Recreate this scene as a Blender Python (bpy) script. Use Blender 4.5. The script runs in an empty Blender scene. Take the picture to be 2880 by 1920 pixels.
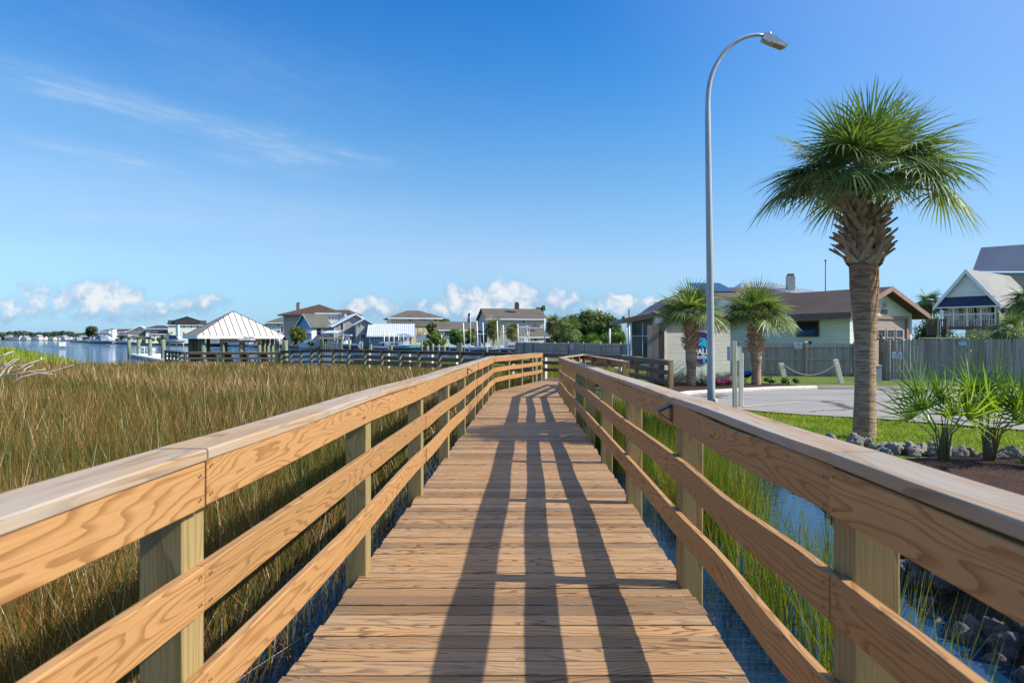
import bpy, math, random
import numpy as np
from mathutils import Vector, Matrix
R = random.Random(7)
N = np.random.default_rng(7)
sc = bpy.context.scene
COL = sc.collection
CZ, F, VX, HY = 2.1, 1920.0, 1482.0, 953.0      # eye height over the water, focal length and vanishing point of the walk
PI = math.pi
def XX(px, Y): return (px - VX) / F * Y
def ZZ(py, Y): return CZ - (py - HY) / F * Y
def V(*a): return Vector(a)
def rad(a): return math.radians(a)

# ---------------------------------------------------------------- node helpers
def nd(nt, typ, ins=None, **props):
    n = nt.nodes.new(typ)
    for k, v in props.items(): setattr(n, k, v)
    for k, v in (ins or {}).items():
        s = n.inputs[k]
        if isinstance(v, bpy.types.NodeSocket): nt.links.new(v, s)
        else: s.default_value = v
    return n
def mth(nt, op, a, b=0.0, c=0.0, clamp=False):
    n = nd(nt, 'ShaderNodeMath', {0: a, 1: b, 2: c}, operation=op); n.use_clamp = clamp
    return n.outputs[0]
def mixc(nt, fac, a, b, blend='MIX'):
    n = nt.nodes.new('ShaderNodeMix'); n.data_type = 'RGBA'; n.blend_type = blend
    for i, v in ((0, fac), (6, a), (7, b)):
        if isinstance(v, bpy.types.NodeSocket): nt.links.new(v, n.inputs[i])
        elif i == 0: n.inputs[0].default_value = v
        else: n.inputs[i].default_value = (*v[:3], 1)
    return n.outputs[2]
def ramp(nt, fac, stops, interp='LINEAR'):
    n = nt.nodes.new('ShaderNodeValToRGB'); cr = n.color_ramp; cr.interpolation = interp
    while len(cr.elements) < len(stops): cr.elements.new(0.5)
    for e, (p, c) in zip(cr.elements, stops):
        e.position = p; e.color = (*c, 1) if len(c) == 3 else c
    nt.links.new(fac, n.inputs[0])
    return n.outputs[0]
def smooth(nt, x, a, b):
    n = nd(nt, 'ShaderNodeMapRange', {0: x, 1: a, 2: b, 3: 0.0, 4: 1.0}, interpolation_type='SMOOTHSTEP')
    return n.outputs[0]
def noise(nt, vec, scale=1.0, detail=3.0, rough=0.5, dist=0.0):
    return nd(nt, 'ShaderNodeTexNoise', {'Vector': vec, 'Scale': scale, 'Detail': detail, 'Roughness': rough, 'Distortion': dist}).outputs[0]
def vmul(nt, vec, s):
    return nd(nt, 'ShaderNodeVectorMath', {0: vec, 1: s}, operation='MULTIPLY').outputs[0]
def newmat(name):
    m = bpy.data.materials.new(name); m.use_nodes = True
    nt = m.node_tree; b = nt.nodes['Principled BSDF']
    return m, nt, b
def setin(nt, b, key, v):
    if isinstance(v, bpy.types.NodeSocket): nt.links.new(v, b.inputs[key])
    elif key == 'Base Color': b.inputs[key].default_value = (*v[:3], 1)
    else: b.inputs[key].default_value = v
def bump(nt, b, h, strength=0.3, dist=0.01):
    n = nd(nt, 'ShaderNodeBump', {'Height': h, 'Strength': strength, 'Distance': dist})
    nt.links.new(n.outputs[0], b.inputs['Normal'])
G = 1.22      # palette scale
def gs(c): return tuple(min(.84, x * G) for x in c[:3])
def ocoord(nt): return nd(nt, 'ShaderNodeTexCoord').outputs['Object']

def mat(name, c1, c2=None, scale=4.0, rough=0.6, bmp=0.0, stretch=(1, 1, 1), metal=0.0, spec=0.4, detail=5.0, lo=0.3, hi=0.7):
    m, nt, b = newmat(name)
    v = vmul(nt, ocoord(nt), stretch)
    n = noise(nt, v, scale, detail, 0.6)
    c2 = gs(c2 or tuple(x * 0.8 for x in c1)); c1 = gs(c1)
    setin(nt, b, 'Base Color', mixc(nt, smooth(nt, n, lo, hi), c1, c2))
    setin(nt, b, 'Roughness', rough); setin(nt, b, 'Metallic', metal); setin(nt, b, 'Specular IOR Level', spec)
    if bmp: bump(nt, b, n, bmp, 0.02)
    return m

def siding(name, c, pitch=0.13, groove=0.72, dirt=None, vert=False):
    m, nt, b = newmat(name); c = gs(c)
    o = ocoord(nt); s = nd(nt, 'ShaderNodeSeparateXYZ', {0: o}).outputs
    ax = s[2] if not vert else mth(nt, 'ADD', s[0], mth(nt, 'MULTIPLY', s[1], 0.73))
    f = mth(nt, 'FRACT', mth(nt, 'DIVIDE', ax, pitch))
    g = smooth(nt, f, 0.0, 0.12)
    n = noise(nt, vmul(nt, o, (0.6, 0.6, 5)), 2.0, 5, 0.65)
    col = mixc(nt, smooth(nt, n, 0.3, 0.75), c, tuple(x * 0.86 for x in c))
    col = mixc(nt, g, tuple(x * groove for x in c), col)
    if dirt:
        z0, z1, dc = dirt
        k = mth(nt, 'ADD', s[2], mth(nt, 'MULTIPLY', noise(nt, o, 2.3, 6, 0.75), -1.1))
        col = mixc(nt, smooth(nt, k, z0, z1), col, dc)
    setin(nt, b, 'Base Color', col); setin(nt, b, 'Roughness', 0.55)
    bump(nt, b, f, 0.6, 0.02)
    return m

def shingle(name, c1, c2, sc_=1.0):
    m, nt, b = newmat(name); c1, c2 = gs(c1), gs(c2)
    o = ocoord(nt)
    n = noise(nt, vmul(nt, o, (3 * sc_, 3 * sc_, 9 * sc_)), 3.0, 6, 0.75)
    n2 = noise(nt, o, 0.5, 3, 0.5)
    s = nd(nt, 'ShaderNodeSeparateXYZ', {0: o}).outputs
    f = mth(nt, 'FRACT', mth(nt, 'DIVIDE', s[2], 0.09 / sc_))
    col = mixc(nt, smooth(nt, n, 0.32, 0.68), c1, c2)
    col = mixc(nt, mth(nt, 'MULTIPLY', smooth(nt, n2, 0.35, 0.7), 0.35), col, tuple(x * 0.6 for x in c1))
    setin(nt, b, 'Base Color', col); setin(nt, b, 'Roughness', 0.85); setin(nt, b, 'Specular IOR Level', 0.25)
    bump(nt, b, mth(nt, 'ADD', n, f), 0.5, 0.02)
    return m

def wood(name, early, late, grey=None, greyamt=0.0, K=9.0, contrast=1.0, green=None, tint=0.25, wet=None, lscale=0.34, knots=True, rough=0.62, across=26.0):
    """sawn softwood: contour bands of a field stretched along the board (attribute wc holds length, width and thickness)"""
    m, nt, b = newmat(name); early, late = gs(early), gs(late); grey = gs(grey) if grey else None; green = gs(green) if green else None
    wc = nd(nt, 'ShaderNodeAttribute', attribute_name='wc').outputs['Vector']
    rn = nd(nt, 'ShaderNodeAttribute', attribute_name='rnd').outputs['Fac']
    s = nd(nt, 'ShaderNodeSeparateXYZ', {0: wc}).outputs
    big = noise(nt, vmul(nt, wc, (lscale * 1.25, 4.6, 4.6)), 1.0, 1.6, 0.45, 0.25)
    mid = noise(nt, vmul(nt, wc, (lscale * 4.5, 13, 13)), 1.0, 2.0, 0.5)
    h = mth(nt, 'ADD', mth(nt, 'MULTIPLY', big, K), mth(nt, 'MULTIPLY', mid, K * 0.16))
    h = mth(nt, 'ADD', h, mth(nt, 'MULTIPLY', s[1], across))
    if knots:
        vo = nd(nt, 'ShaderNodeTexVoronoi', {'Vector': vmul(nt, wc, (0.75, 4.6, 4.6)), 'Scale': 1.0, 'Randomness': 1.0}).outputs['Distance']
        kn = smooth(nt, vo, 0.36, 0.0)
        h = mth(nt, 'ADD', h, mth(nt, 'MULTIPLY', kn, 2.6))
        kd = smooth(nt, vo, 0.06, 0.025)
    f = mth(nt, 'FRACT', h)
    band = mth(nt, 'MULTIPLY', smooth(nt, f, 0.50, 0.93), smooth(nt, f, 1.0, 0.95))
    fib = noise(nt, vmul(nt, wc, (5, 160, 160)), 1.0, 3, 0.6)
    col = mixc(nt, mth(nt, 'MULTIPLY', band, contrast), early, late)
    col = mixc(nt, mth(nt, 'MULTIPLY', smooth(nt, fib, 0.42, 0.75), 0.30), col, late)
    if knots: col = mixc(nt, mth(nt, 'MULTIPLY', kd, 0.75), col, tuple(x * 0.35 for x in late))
    if grey:
        w = noise(nt, vmul(nt, wc, (0.9, 7, 7)), 1.0, 5, 0.6)
        col = mixc(nt, mth(nt, 'MULTIPLY', smooth(nt, w, 0.36, 0.66), greyamt), col, grey)
    if green:
        w2 = noise(nt, vmul(nt, wc, (1.1, 4, 4)), 1.0, 4, 0.6)
        col = mixc(nt, mth(nt, 'MULTIPLY', smooth(nt, w2, 0.35, 0.7), 0.6), col, green)
    br = mth(nt, 'ADD', 1.0 - tint * 0.5, mth(nt, 'MULTIPLY', rn, tint))
    cc = nd(nt, 'ShaderNodeVectorMath', {0: col, 3: br}, operation='SCALE').outputs[0]
    setin(nt, b, 'Base Color', cc)
    setin(nt, b, 'Roughness', rough); setin(nt, b, 'Specular IOR Level', 0.3)
    bump(nt, b, mth(nt, 'ADD', fib, mth(nt, 'MULTIPLY', band, -0.6)), 0.22, 0.004)
    return m

def leafmat(name, stops, trans=0.3, rough=0.5, spec=0.3, tcol=None):
    m, nt, b = newmat(name)
    rn = nd(nt, 'ShaderNodeAttribute', attribute_name='rnd').outputs['Fac']
    col = ramp(nt, rn, [(q, gs(c)) for q, c in stops])
    setin(nt, b, 'Base Color', col); setin(nt, b, 'Roughness', rough); setin(nt, b, 'Specular IOR Level', spec)
    t = nd(nt, 'ShaderNodeBsdfTranslucent', {'Color': mixc(nt, 1.0, col, tcol or (1.5, 1.6, 0.7), 'MULTIPLY')})
    mx = nd(nt, 'ShaderNodeMixShader', {0: trans, 1: b.outputs[0], 2: t.outputs[0]})
    nt.links.new(mx.outputs[0], nt.nodes['Material Output'].inputs['Surface'])
    return m

# ---------------------------------------------------------------- mesh helpers
def finish(o, mats, parent=None):
    COL.objects.link(o)
    for m in (mats if isinstance(mats, (list, tuple)) else [mats]): o.data.materials.append(m)
    if parent is not None:
        o.parent = parent
        o.matrix_parent_inverse = world_of(parent).inverted()
    return o
def world_of(o):
    m = o.matrix_basis.copy()
    if o.parent: m = world_of(o.parent) @ o.matrix_parent_inverse @ m
    return m

class MB:
    def __init__(s): s.v = []; s.f = []; s.mi = []; s.wc = []; s.rn = []; s.sm = []
    def add(s, vs, fs, mi=0, wc=None, rn=None, sm=False):
        o = len(s.v); vs = [tuple(v) for v in vs]
        s.v += vs
        s.wc += wc if wc else vs
        r = R.random() if rn is None else rn
        s.rn += [r] * len(vs)
        for f in fs: s.f.append(tuple(i + o for i in f)); s.mi.append(mi); s.sm.append(sm)
    def bx(s, x0, x1, y0, y1, z0, z1, T=None, mi=0):
        vs = [V(x, y, z) for z in (z0, z1) for y in (y0, y1) for x in (x0, x1)]
        L = max(x1 - x0, y1 - y0, z1 - z0)
        off = (R.random() * 50, R.random() * 50, R.random() * 50)
        dims = sorted(((x1 - x0, 0), (y1 - y0, 1), (z1 - z0, 2)), reverse=True)
        wc = [tuple(v[d[1]] + off[k] for k, d in enumerate(dims)) for v in vs]
        if T is not None: vs = [T @ v for v in vs]
        s.add(vs, [(0, 2, 3, 1), (4, 5, 7, 6), (0, 1, 5, 4), (2, 6, 7, 3), (0, 4, 6, 2), (1, 3, 7, 5)], mi, wc)
    def board(s, a, b, up, w, t, mi=0, c=0.004, seg=1, wob=0.0, rn=None, taper=None):
        a, b = Vector(a), Vector(b); d = b - a; L = d.length; d.normalize()
        up = Vector(up); up = (up - d * up.dot(d)).normalized(); n = d.cross(up)
        W, H = w / 2, t / 2
        pr = [(-W + c, -H), (W - c, -H), (W, -H + c), (W, H - c), (W - c, H), (-W + c, H), (-W, H - c), (-W, -H + c)]
        off = (R.random() * 60, R.random() * 60, R.random() * 60)
        vs, wc, fs = [], [], []
        ph, p2 = R.random() * 6, R.random() * 6
        for i in range(seg + 1):
            q = i / seg
            e = math.sin(q * PI) if seg > 1 else 0
            du = wob * e * math.sin(q * 5 + ph); dn = wob * 1.4 * e * math.sin(q * 4.1 + p2)
            p = a + d * (L * q) + up * du + n * dn
            for u, v in pr:
                vs.append(p + up * u + n * v); wc.append((L * q + off[0], u + off[1], v + off[2]))
        k = len(pr)
        for i in range(seg):
            for j in range(k):
                j2 = (j + 1) % k
                fs.append((i * k + j, i * k + j2, (i + 1) * k + j2, (i + 1) * k + j))
        fs.append(tuple(range(k))[::-1]); fs.append(tuple(seg * k + j for j in range(k)))
        s.add(vs, fs, mi, wc, rn)
    def screw(s, p, n, r=.005, mi=1):
        n = Vector(n).normalized(); u = n.orthogonal().normalized(); w = n.cross(u); p = Vector(p) + n * .0008
        s.add([p + u * (r * math.cos(a)) + w * (r * math.sin(a)) for a in [PI / 3 * i for i in range(6)]], [tuple(range(6))], mi)
    def tube(s, pts, rads, n=10, mi=0, sm=True, cap=True, rn=None):
        pts = [Vector(p) for p in pts]
        if not isinstance(rads, (list, tuple)): rads = [rads] * len(pts)
        vs, fs, wc = [], [], []
        t0 = (pts[1] - pts[0]).normalized()
        ref = V(1, 0, 0) if abs(t0.x) < 0.9 else V(0, 1, 0)
        L = 0; off = R.random() * 30
        for i, p in enumerate(pts):
            t = (pts[min(i + 1, len(pts) - 1)] - pts[max(i - 1, 0)]).normalized()
            u = (ref - t * ref.dot(t)).normalized(); w = t.cross(u); ref = u
            if i: L += (p - pts[i - 1]).length
            for j in range(n):
                a = 2 * PI * j / n
                q = u * (math.cos(a) * rads[i]) + w * (math.sin(a) * rads[i])
                vs.append(p + q); wc.append((L + off, math.cos(a) * rads[i] + off, math.sin(a) * rads[i]))
        for i in range(len(pts) - 1):
            for j in range(n):
                j2 = (j + 1) % n
                fs.append((i * n + j, i * n + j2, (i + 1) * n + j2, (i + 1) * n + j))
        s.add(vs, fs, mi, wc, rn, sm)
        if cap:
            m = len(pts) - 1
            o = len(s.v) - len(vs)
            for f in (tuple(range(n))[::-1], tuple(m * n + j for j in range(n))):
                s.f.append(tuple(i + o for i in f)); s.mi.append(mi); s.sm.append(False)
    def prism(s, poly, ext, mi=0, T=None):
        """poly: 3D points of one face, ext: extrusion vector"""
        p = [Vector(q) for q in poly]; e = Vector(ext); n = len(p)
        vs = p + [q + e for q in p]
        if T is not None: vs = [T @ v for v in vs]
        fs = [tuple(range(n))[::-1], tuple(range(n, 2 * n))] + [(i, (i + 1) % n, n + (i + 1) % n, n + i) for i in range(n)]
        s.add(vs, fs, mi)
    def build(s, name, mats, parent=None):
        me = bpy.data.meshes.new(name); me.from_pydata(s.v, [], s.f)
        a = me.attributes.new('wc', 'FLOAT_VECTOR', 'POINT'); a.data.foreach_set('vector', [c for w in s.wc for c in w])
        a = me.attributes.new('rnd', 'FLOAT', 'POINT'); a.data.foreach_set('value', s.rn)
        me.polygons.foreach_set('material_index', s.mi); me.polygons.foreach_set('use_smooth', s.sm)
        me.update()
        return finish(bpy.data.objects.new(name, me), mats, parent)

def npmesh(name, v, tris, rnd, mats, parent=None, sm=False):
    me = bpy.data.meshes.new(name); v = np.asarray(v, np.float32); t = np.asarray(tris, np.int32); k = t.shape[1]
    me.vertices.add(len(v)); me.vertices.foreach_set('co', v.ravel())
    me.loops.add(t.size); me.loops.foreach_set('vertex_index', t.ravel())
    me.polygons.add(len(t)); me.polygons.foreach_set('loop_start', np.arange(0, t.size, k, dtype=np.int32))
    me.polygons.foreach_set('use_smooth', np.full(len(t), sm))
    me.update(calc_edges=True)
    a = me.attributes.new('rnd', 'FLOAT', 'POINT'); a.data.foreach_set('value', np.asarray(rnd, np.float32))
    return finish(bpy.data.objects.new(name, me), mats, parent)

def tag(o, label=None, cat=None, group=None, kind=None):
    for k, v in (('label', label), ('category', cat), ('group', group), ('kind', kind)):
        if v: o[k] = v
    return o
def thing(name, label, cat, loc=(0, 0, 0), group=None):
    o = bpy.data.objects.new(name, None); COL.objects.link(o); o.location = loc; o.empty_display_size = 0.2
    return tag(o, label, cat, group)
def copy_tree(o, parent=None):
    c = o.copy(); COL.objects.link(c); c.parent = parent
    for ch in list(o.children): copy_tree(ch, c)
    return c
def sheet(name, pts, z, m, kind='structure'):
    mb = MB(); mb.add([(x, y, z) for x, y in pts], [tuple(range(len(pts)))])
    return tag(mb.build(name, m), kind=kind)
def text(body, size, loc, rot, m, parent, name='lettering', ext=0.002, shear=0.0, sx=1.0, bold=0.0):
    cu = bpy.data.curves.new(name, 'FONT'); cu.body = body; cu.size = size; cu.extrude = ext; cu.align_x = 'CENTER'; cu.align_y = 'CENTER'
    cu.shear = shear; cu.offset = bold; cu.resolution_u = 3
    tmp = bpy.data.objects.new('lettering_outline', cu); COL.objects.link(tmp)
    dg = bpy.context.evaluated_depsgraph_get()
    me = bpy.data.meshes.new_from_object(tmp.evaluated_get(dg)); bpy.data.objects.remove(tmp); bpy.data.curves.remove(cu)
    o = bpy.data.objects.new(name, me); me.name = name
    o.matrix_basis = Matrix.Translation(loc) @ Matrix.Rotation(rot, 4, 'Z') @ Matrix.Rotation(PI / 2, 4, 'X') @ Matrix.Diagonal((sx, 1, 1, 1))
    me.materials.clear()
    return finish(o, m, parent)

# ---------------------------------------------------------------- foliage helpers
def blades(name, p, h, w, lean, rnd, m, parent=None, curve=0.45, kind='stuff'):
    n = len(p); a = N.uniform(0, 2 * PI, n)
    dx, dy = np.cos(a), np.sin(a)
    side = np.stack([dx, dy, np.zeros(n)], 1) * w[:, None] * 0.5
    mid = p + np.stack([lean[:, 0] * curve, lean[:, 1] * curve, h * 0.55], 1)
    tip = p + np.stack([lean[:, 0], lean[:, 1], h], 1)
    v = np.empty((n, 5, 3)); v[:, 0] = p - side; v[:, 1] = p + side; v[:, 2] = mid - side * 0.85; v[:, 3] = mid + side * 0.85; v[:, 4] = tip
    b = np.arange(n)[:, None] * 5
    t = np.concatenate([b + np.array([[0, 1, 2]]), b + np.array([[1, 3, 2]]), b + np.array([[2, 3, 4]])])
    o = npmesh(name, v.reshape(-1, 3), t, np.repeat(rnd, 5), m, parent)
    if kind: o['kind'] = kind
    return o
def crown(name, clumps, n, size, m, parent, flat=0.75, lo=0.0, hi=1.0):
    """leaf faces spread through several clumps (cx, cy, cz, r)"""
    cl = np.array(clumps, float); wts = cl[:, 3] ** 2; k = N.choice(len(cl), n, p=wts / wts.sum())
    d = N.normal(size=(n, 3)); d /= np.linalg.norm(d, axis=1)[:, None]
    r = cl[k, 3] * (N.random(n) ** 0.42) * N.uniform(0.82, 1.1, n)
    c = cl[k, :3] + d * r[:, None] * np.array([1, 1, flat])
    nr = d * 0.8 + N.normal(size=(n, 3)) * 0.55 + np.array([0, 0, 0.35]); nr /= np.linalg.norm(nr, axis=1)[:, None]
    u = np.cross(nr, N.normal(size=(n, 3))); u /= np.linalg.norm(u, axis=1)[:, None]; w = np.cross(nr, u)
    s = size * N.uniform(0.55, 1.3, n)[:, None]
    v = np.stack([c - u * s, c + w * s * 0.5, c + u * s, c - w * s * 0.5], 1)
    clr = N.random(len(cl))
    rnd = np.clip(lo + (hi - lo) * (0.55 * clr[k] + 0.45 * N.random(n)), 0, 1)
    q = np.arange(n)[:, None] * 4 + np.array([[0, 1, 2, 3]])
    return npmesh(name, v.reshape(-1, 3), q, np.repeat(rnd, 4), m, parent)
def scatter_clumps(cx, cy, cz, rx, ry, rz, k, r0, r1):
    out = []
    for _ in range(k):
        while True:
            a, b, c = R.uniform(-1, 1), R.uniform(-1, 1), R.uniform(-1, 1)
            if a * a + b * b + c * c < 1: break
        out.append((cx + a * rx, cy + b * ry, cz + c * rz, R.uniform(r0, r1)))
    return out

def fan_leaf(V_, T_, Rn, o, ax, sd, up, rad_, nl, droop, width, rn, spread=2.1, fold=0.25, seg=4):
    """one fan frond: nl strips radiating from o about the axis ax in the plane of ax and sd"""
    for i in range(nl):
        q = (i + 0.5) / nl * 2 - 1
        ph = q * spread
        L = rad_ * (0.72 + 0.28 * math.cos(ph * 0.75)) * R.uniform(0.9, 1.06)
        d = ax * math.cos(ph) + sd * math.sin(ph) + up * (fold * (0.3 - abs(q)) )
        d.normalize()
        wv = up.cross(d)
        if wv.length < 1e-4: wv = sd.copy()
        wv.normalize(); wv = (wv + up * R.uniform(-0.5, 0.5)).normalized()
        b = len(V_)
        p = o.copy(); dd = d.copy()
        dr = droop * R.uniform(0.6, 1.5)
        r = min(1, max(0, rn + R.uniform(-0.18, 0.18)))
        for j in range(seg + 1):
            t = j / seg
            wd = width * (0.35 + 1.5 * t if t < 0.35 else 0.88 * (1 - ((t - 0.35) / 0.65)) ** 0.8 + 0.03)
            V_.append(p - wv * wd); V_.append(p + wv * wd); Rn.append(r); Rn.append(r)
            if j < seg:
                T_.append((b + 2 * j, b + 2 * j + 1, b + 2 * j + 3, b + 2 * j + 2))
                dd = (dd + V(0, 0, -1) * (dr * (0.25 + t * 1.6) / seg)).normalized()
                p = p + dd * (L / seg)
def palm_crown(name, hub, nf, pet, rad_, m, parent, e_hi=80, e_lo=-40, nl=34, droop=0.9, width=0.022, stalk=None, spread=2.0, tilt=0.8, jit=11):
    V_, T_, Rn = [], [], []
    st = MB(); ga = 2.399963
    for i in range(nf):
        q = (i + 0.5) / nf
        el = rad(e_hi + (e_lo - e_hi) * q ** 0.75 + R.uniform(-jit, jit)); az = i * ga + R.uniform(-.25, .25)
        d = V(math.cos(el) * math.cos(az), math.cos(el) * math.sin(az), math.sin(el))
        P0 = Vector(hub); L = pet * R.uniform(0.85, 1.15) * (0.75 + 0.35 * q)
        P1 = P0 + d * (L * 0.55); d2 = (d + V(0, 0, -0.22 * (0.4 + math.cos(el)))).normalized(); P2 = P1 + d2 * (L * 0.45)
        st.tube([P0, P1, P2], [0.022 * rad_ + .004, 0.015 * rad_ + .002, 0.009 * rad_ + .002], 5, 0)
        ax = (d2 + V(0, 0, -1) * (tilt * (0.25 + q) * math.cos(el))).normalized(); sd = ax.cross(V(0, 0, 1))
        if sd.length < 0.05: sd = V(math.sin(az), -math.cos(az), 0)
        sd.normalize(); sd = (sd + V(R.uniform(-.25, .25), R.uniform(-.25, .25), R.uniform(-.3, .3))).normalized()
        sd = (sd - ax * sd.dot(ax)).normalized()
        up = sd.cross(ax).normalized()
        fan_leaf(V_, T_, Rn, P2, ax, sd, up, rad_ * R.uniform(0.88, 1.1), nl, droop * (0.55 + 0.9 * q), width, R.random() * 0.75 + 0.1, spread)
    c = npmesh(name, [tuple(v) for v in V_], T_, Rn, m, parent)
    s = st.build('leaf_stalk', stalk, parent) if stalk else None
    return c
def boots(base, r0, r1, z0, z1, n, m, parent, L=0.3, w=0.05, name='leaf_base'):
    """criss-crossed old leaf bases on the upper trunk"""
    mb = MB(); ga = 2.399963
    for i in range(n):
        q = i / n; z = z0 + (z1 - z0) * q; r = r0 + (r1 - r0) * q; az = i * ga + R.uniform(-.2, .2)
        o = V(base[0] + math.cos(az) * r * 0.8, base[1] + math.sin(az) * r * 0.8, z)
        out = V(math.cos(az), math.sin(az), 0); tang = V(-math.sin(az), math.cos(az), 0)
        s = -1 if i % 2 else 1
        l = L * R.uniform(0.7, 1.25)
        ww = w * R.uniform(0.8, 1.2)
        for sg in (s, -s * 0.55):
            p0 = o + tang * (-sg * l * 0.35)
            p1 = p0 + V(0, 0, 1) * (l * 0.42) + tang * (sg * l * 0.30) + out * (l * 0.30)
            p2 = p1 + V(0, 0, 1) * (l * 0.40) + tang * (sg * l * 0.28) + out * (l * R.uniform(0.2, 0.6))
            n1 = out + V(0, 0, -.4)
            side = (p2 - p0).cross(n1).normalized()
            a = [p0 - side * ww, p0 + side * ww, p1 - side * ww * .75, p1 + side * ww * .75, p2 - side * ww * .5, p2 + side * ww * .5]
            th = n1.normalized() * (ww * 0.45)
            vs = a + [x + th for x in a]
            mb.add(vs, [(0, 1, 3, 2), (2, 3, 5, 4), (6, 8, 9, 7), (8, 10, 11, 9), (0, 2, 8, 6), (2, 4, 10, 8), (1, 7, 9, 3), (3, 9, 11, 5), (4, 5, 11, 10)],
                   0, wc=[(x.z * 1.0 + i * 3, side.dot(x) + i, x.y) for x in vs])
    return mb.build(name, m, parent)
# ================================================================ camera, sun, sky
cd_ = bpy.data.cameras.new('camera'); cam = bpy.data.objects.new('camera', cd_); COL.objects.link(cam); sc.camera = cam
cam.location = (0, 0, CZ); cam.rotation_euler = (PI / 2, 0, 0)
cd_.sensor_width = 36; cd_.lens = 24.0; cd_.shift_x = (1440 - VX) / 2880; cd_.shift_y = (HY - 960) / 2880
cd_.clip_start = 0.05; cd_.clip_end = 20000
cd_.dof.use_dof = True; cd_.dof.focus_distance = 9.0; cd_.dof.aperture_fstop = 4.5
SUN = V(1.15, -0.11, 1.0).normalized()
EL = math.asin(SUN.z); AZ = math.atan2(SUN.x, SUN.y)
ld = bpy.data.lights.new('sun', 'SUN'); ld.energy = 3.9; ld.angle = rad(0.55); ld.color = (1.0, 0.95, 0.86)
lo_ = bpy.data.objects.new('sun', ld); COL.objects.link(lo_); lo_.rotation_euler = (-SUN).to_track_quat('-Z', 'Y').to_euler(); lo_.location = (40, -5, 40)

wd = bpy.data.worlds.new('World'); sc.world = wd; wd.use_nodes = True
nt = wd.node_tree; bg = nt.nodes['Background']
sky = nd(nt, 'ShaderNodeTexSky', sky_type='NISHITA')
sky.sun_disc = False; sky.sun_elevation = EL; sky.sun_rotation = AZ; sky.air_density = 1.0; sky.dust_density = 0.25; sky.ozone_density = 2.2; sky.altitude = 0
dirv = nd(nt, 'ShaderNodeTexCoord').outputs['Generated']
sp = nd(nt, 'ShaderNodeSeparateXYZ', {0: dirv}).outputs
dx_, dy_, dz_ = sp[0], sp[1], sp[2]
SKYR = [(0.0, (.20, .36, .66)), (.017, (.24, .39, .67)), (.054, (.31, .45, .64)), (.105, (.43, .53, .65)), (.181, (.42, .57, .68)), (.277, (.29, .565, .73)), (.365, (.17, .51, .78)), (.45, (.10, .45, .80)), (.56, (.30, .62, .95)), (.75, (.60, .85, 1.1)), (1.0, (.65, .9, 1.1))]  # highest stops, above the view, are raised to add fill light
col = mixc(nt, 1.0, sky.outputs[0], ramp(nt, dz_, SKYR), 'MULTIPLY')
# paler, brighter sky towards the sun side
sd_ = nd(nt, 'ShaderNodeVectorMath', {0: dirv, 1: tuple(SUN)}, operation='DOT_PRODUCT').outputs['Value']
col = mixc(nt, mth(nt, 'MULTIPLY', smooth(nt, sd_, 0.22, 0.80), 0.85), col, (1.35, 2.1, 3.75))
col = mixc(nt, mth(nt, 'MULTIPLY', smooth(nt, sd_, 0.78, 1.0), 0.5), col, (6.5, 6.6, 6.8))  # extra glow round the unseen sun, added as fill light
# high thin cirrus on a flat layer overhead
inv = mth(nt, 'DIVIDE', 1.0, mth(nt, 'MAXIMUM', dz_, 0.03))
u_, v_ = mth(nt, 'MULTIPLY', dx_, inv), mth(nt, 'MULTIPLY', dy_, inv)
s_ = mth(nt, 'ADD', mth(nt, 'MULTIPLY', u_, 0.5), mth(nt, 'MULTIPLY', v_, 0.866))
t_ = mth(nt, 'SUBTRACT', mth(nt, 'MULTIPLY', u_, 0.866), mth(nt, 'MULTIPLY', v_, 0.5))
st = nd(nt, 'ShaderNodeCombineXYZ', {0: mth(nt, 'MULTIPLY', s_, 1.0), 1: mth(nt, 'MULTIPLY', t_, 1.0), 2: 0.0}).outputs[0]
wob = noise(nt, vmul(nt, st, (0.9, 1.6, 1)), 1.0, 3, 0.5)
fine = noise(nt, vmul(nt, st, (1.6, 11.0, 1)), 1.0, 6, 0.62, 0.6)
fine2 = noise(nt, vmul(nt, st, (5.0, 9.0, 1)), 1.0, 5, 0.65, 0.8)
td = mth(nt, 'ADD', t_, mth(nt, 'MULTIPLY', mth(nt, 'SUBTRACT', wob, 0.5), 0.35))
cir = None; front0 = mth(nt, 'GREATER_THAN', dy_, 0.02)
for (tc, wdt, s0, s1, amp) in ((-2.98, 0.21, 0.7, 3.0, 0.55), (-2.72, 0.14, 1.9, 3.2, 0.55), (-3.25, 0.16, 2.0, 3.3, 0.3), (-3.9, 0.17, 1.2, 2.6, 0.42), (-5.72, 0.45, 2.2, 4.0, 0.36), (-4.6, 0.7, 1.5, 4.5, 0.18), (-2.2, 0.4, 0.6, 2.4, 0.12)):
    g = mth(nt, 'DIVIDE', mth(nt, 'SUBTRACT', td, tc), wdt)
    g = mth(nt, 'EXPONENT', mth(nt, 'MULTIPLY', mth(nt, 'MULTIPLY', g, g), -1.0))
    w = mth(nt, 'MULTIPLY', smooth(nt, s_, s0, s0 + 0.9), smooth(nt, s_, s1 + 0.10, s1 - 0.45))
    g = mth(nt, 'MULTIPLY', mth(nt, 'MULTIPLY', g, w), amp)
    cir = g if cir is None else mth(nt, 'ADD', cir, g)
patch = smooth(nt, noise(nt, vmul(nt, st, (2.2, 3.0, 1)), 1.0, 4, 0.6, 0.5), 0.36, 0.66)
cir = mth(nt, 'MULTIPLY', cir, mth(nt, 'ADD', 0.35, mth(nt, 'MULTIPLY', patch, 0.8)))
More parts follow.
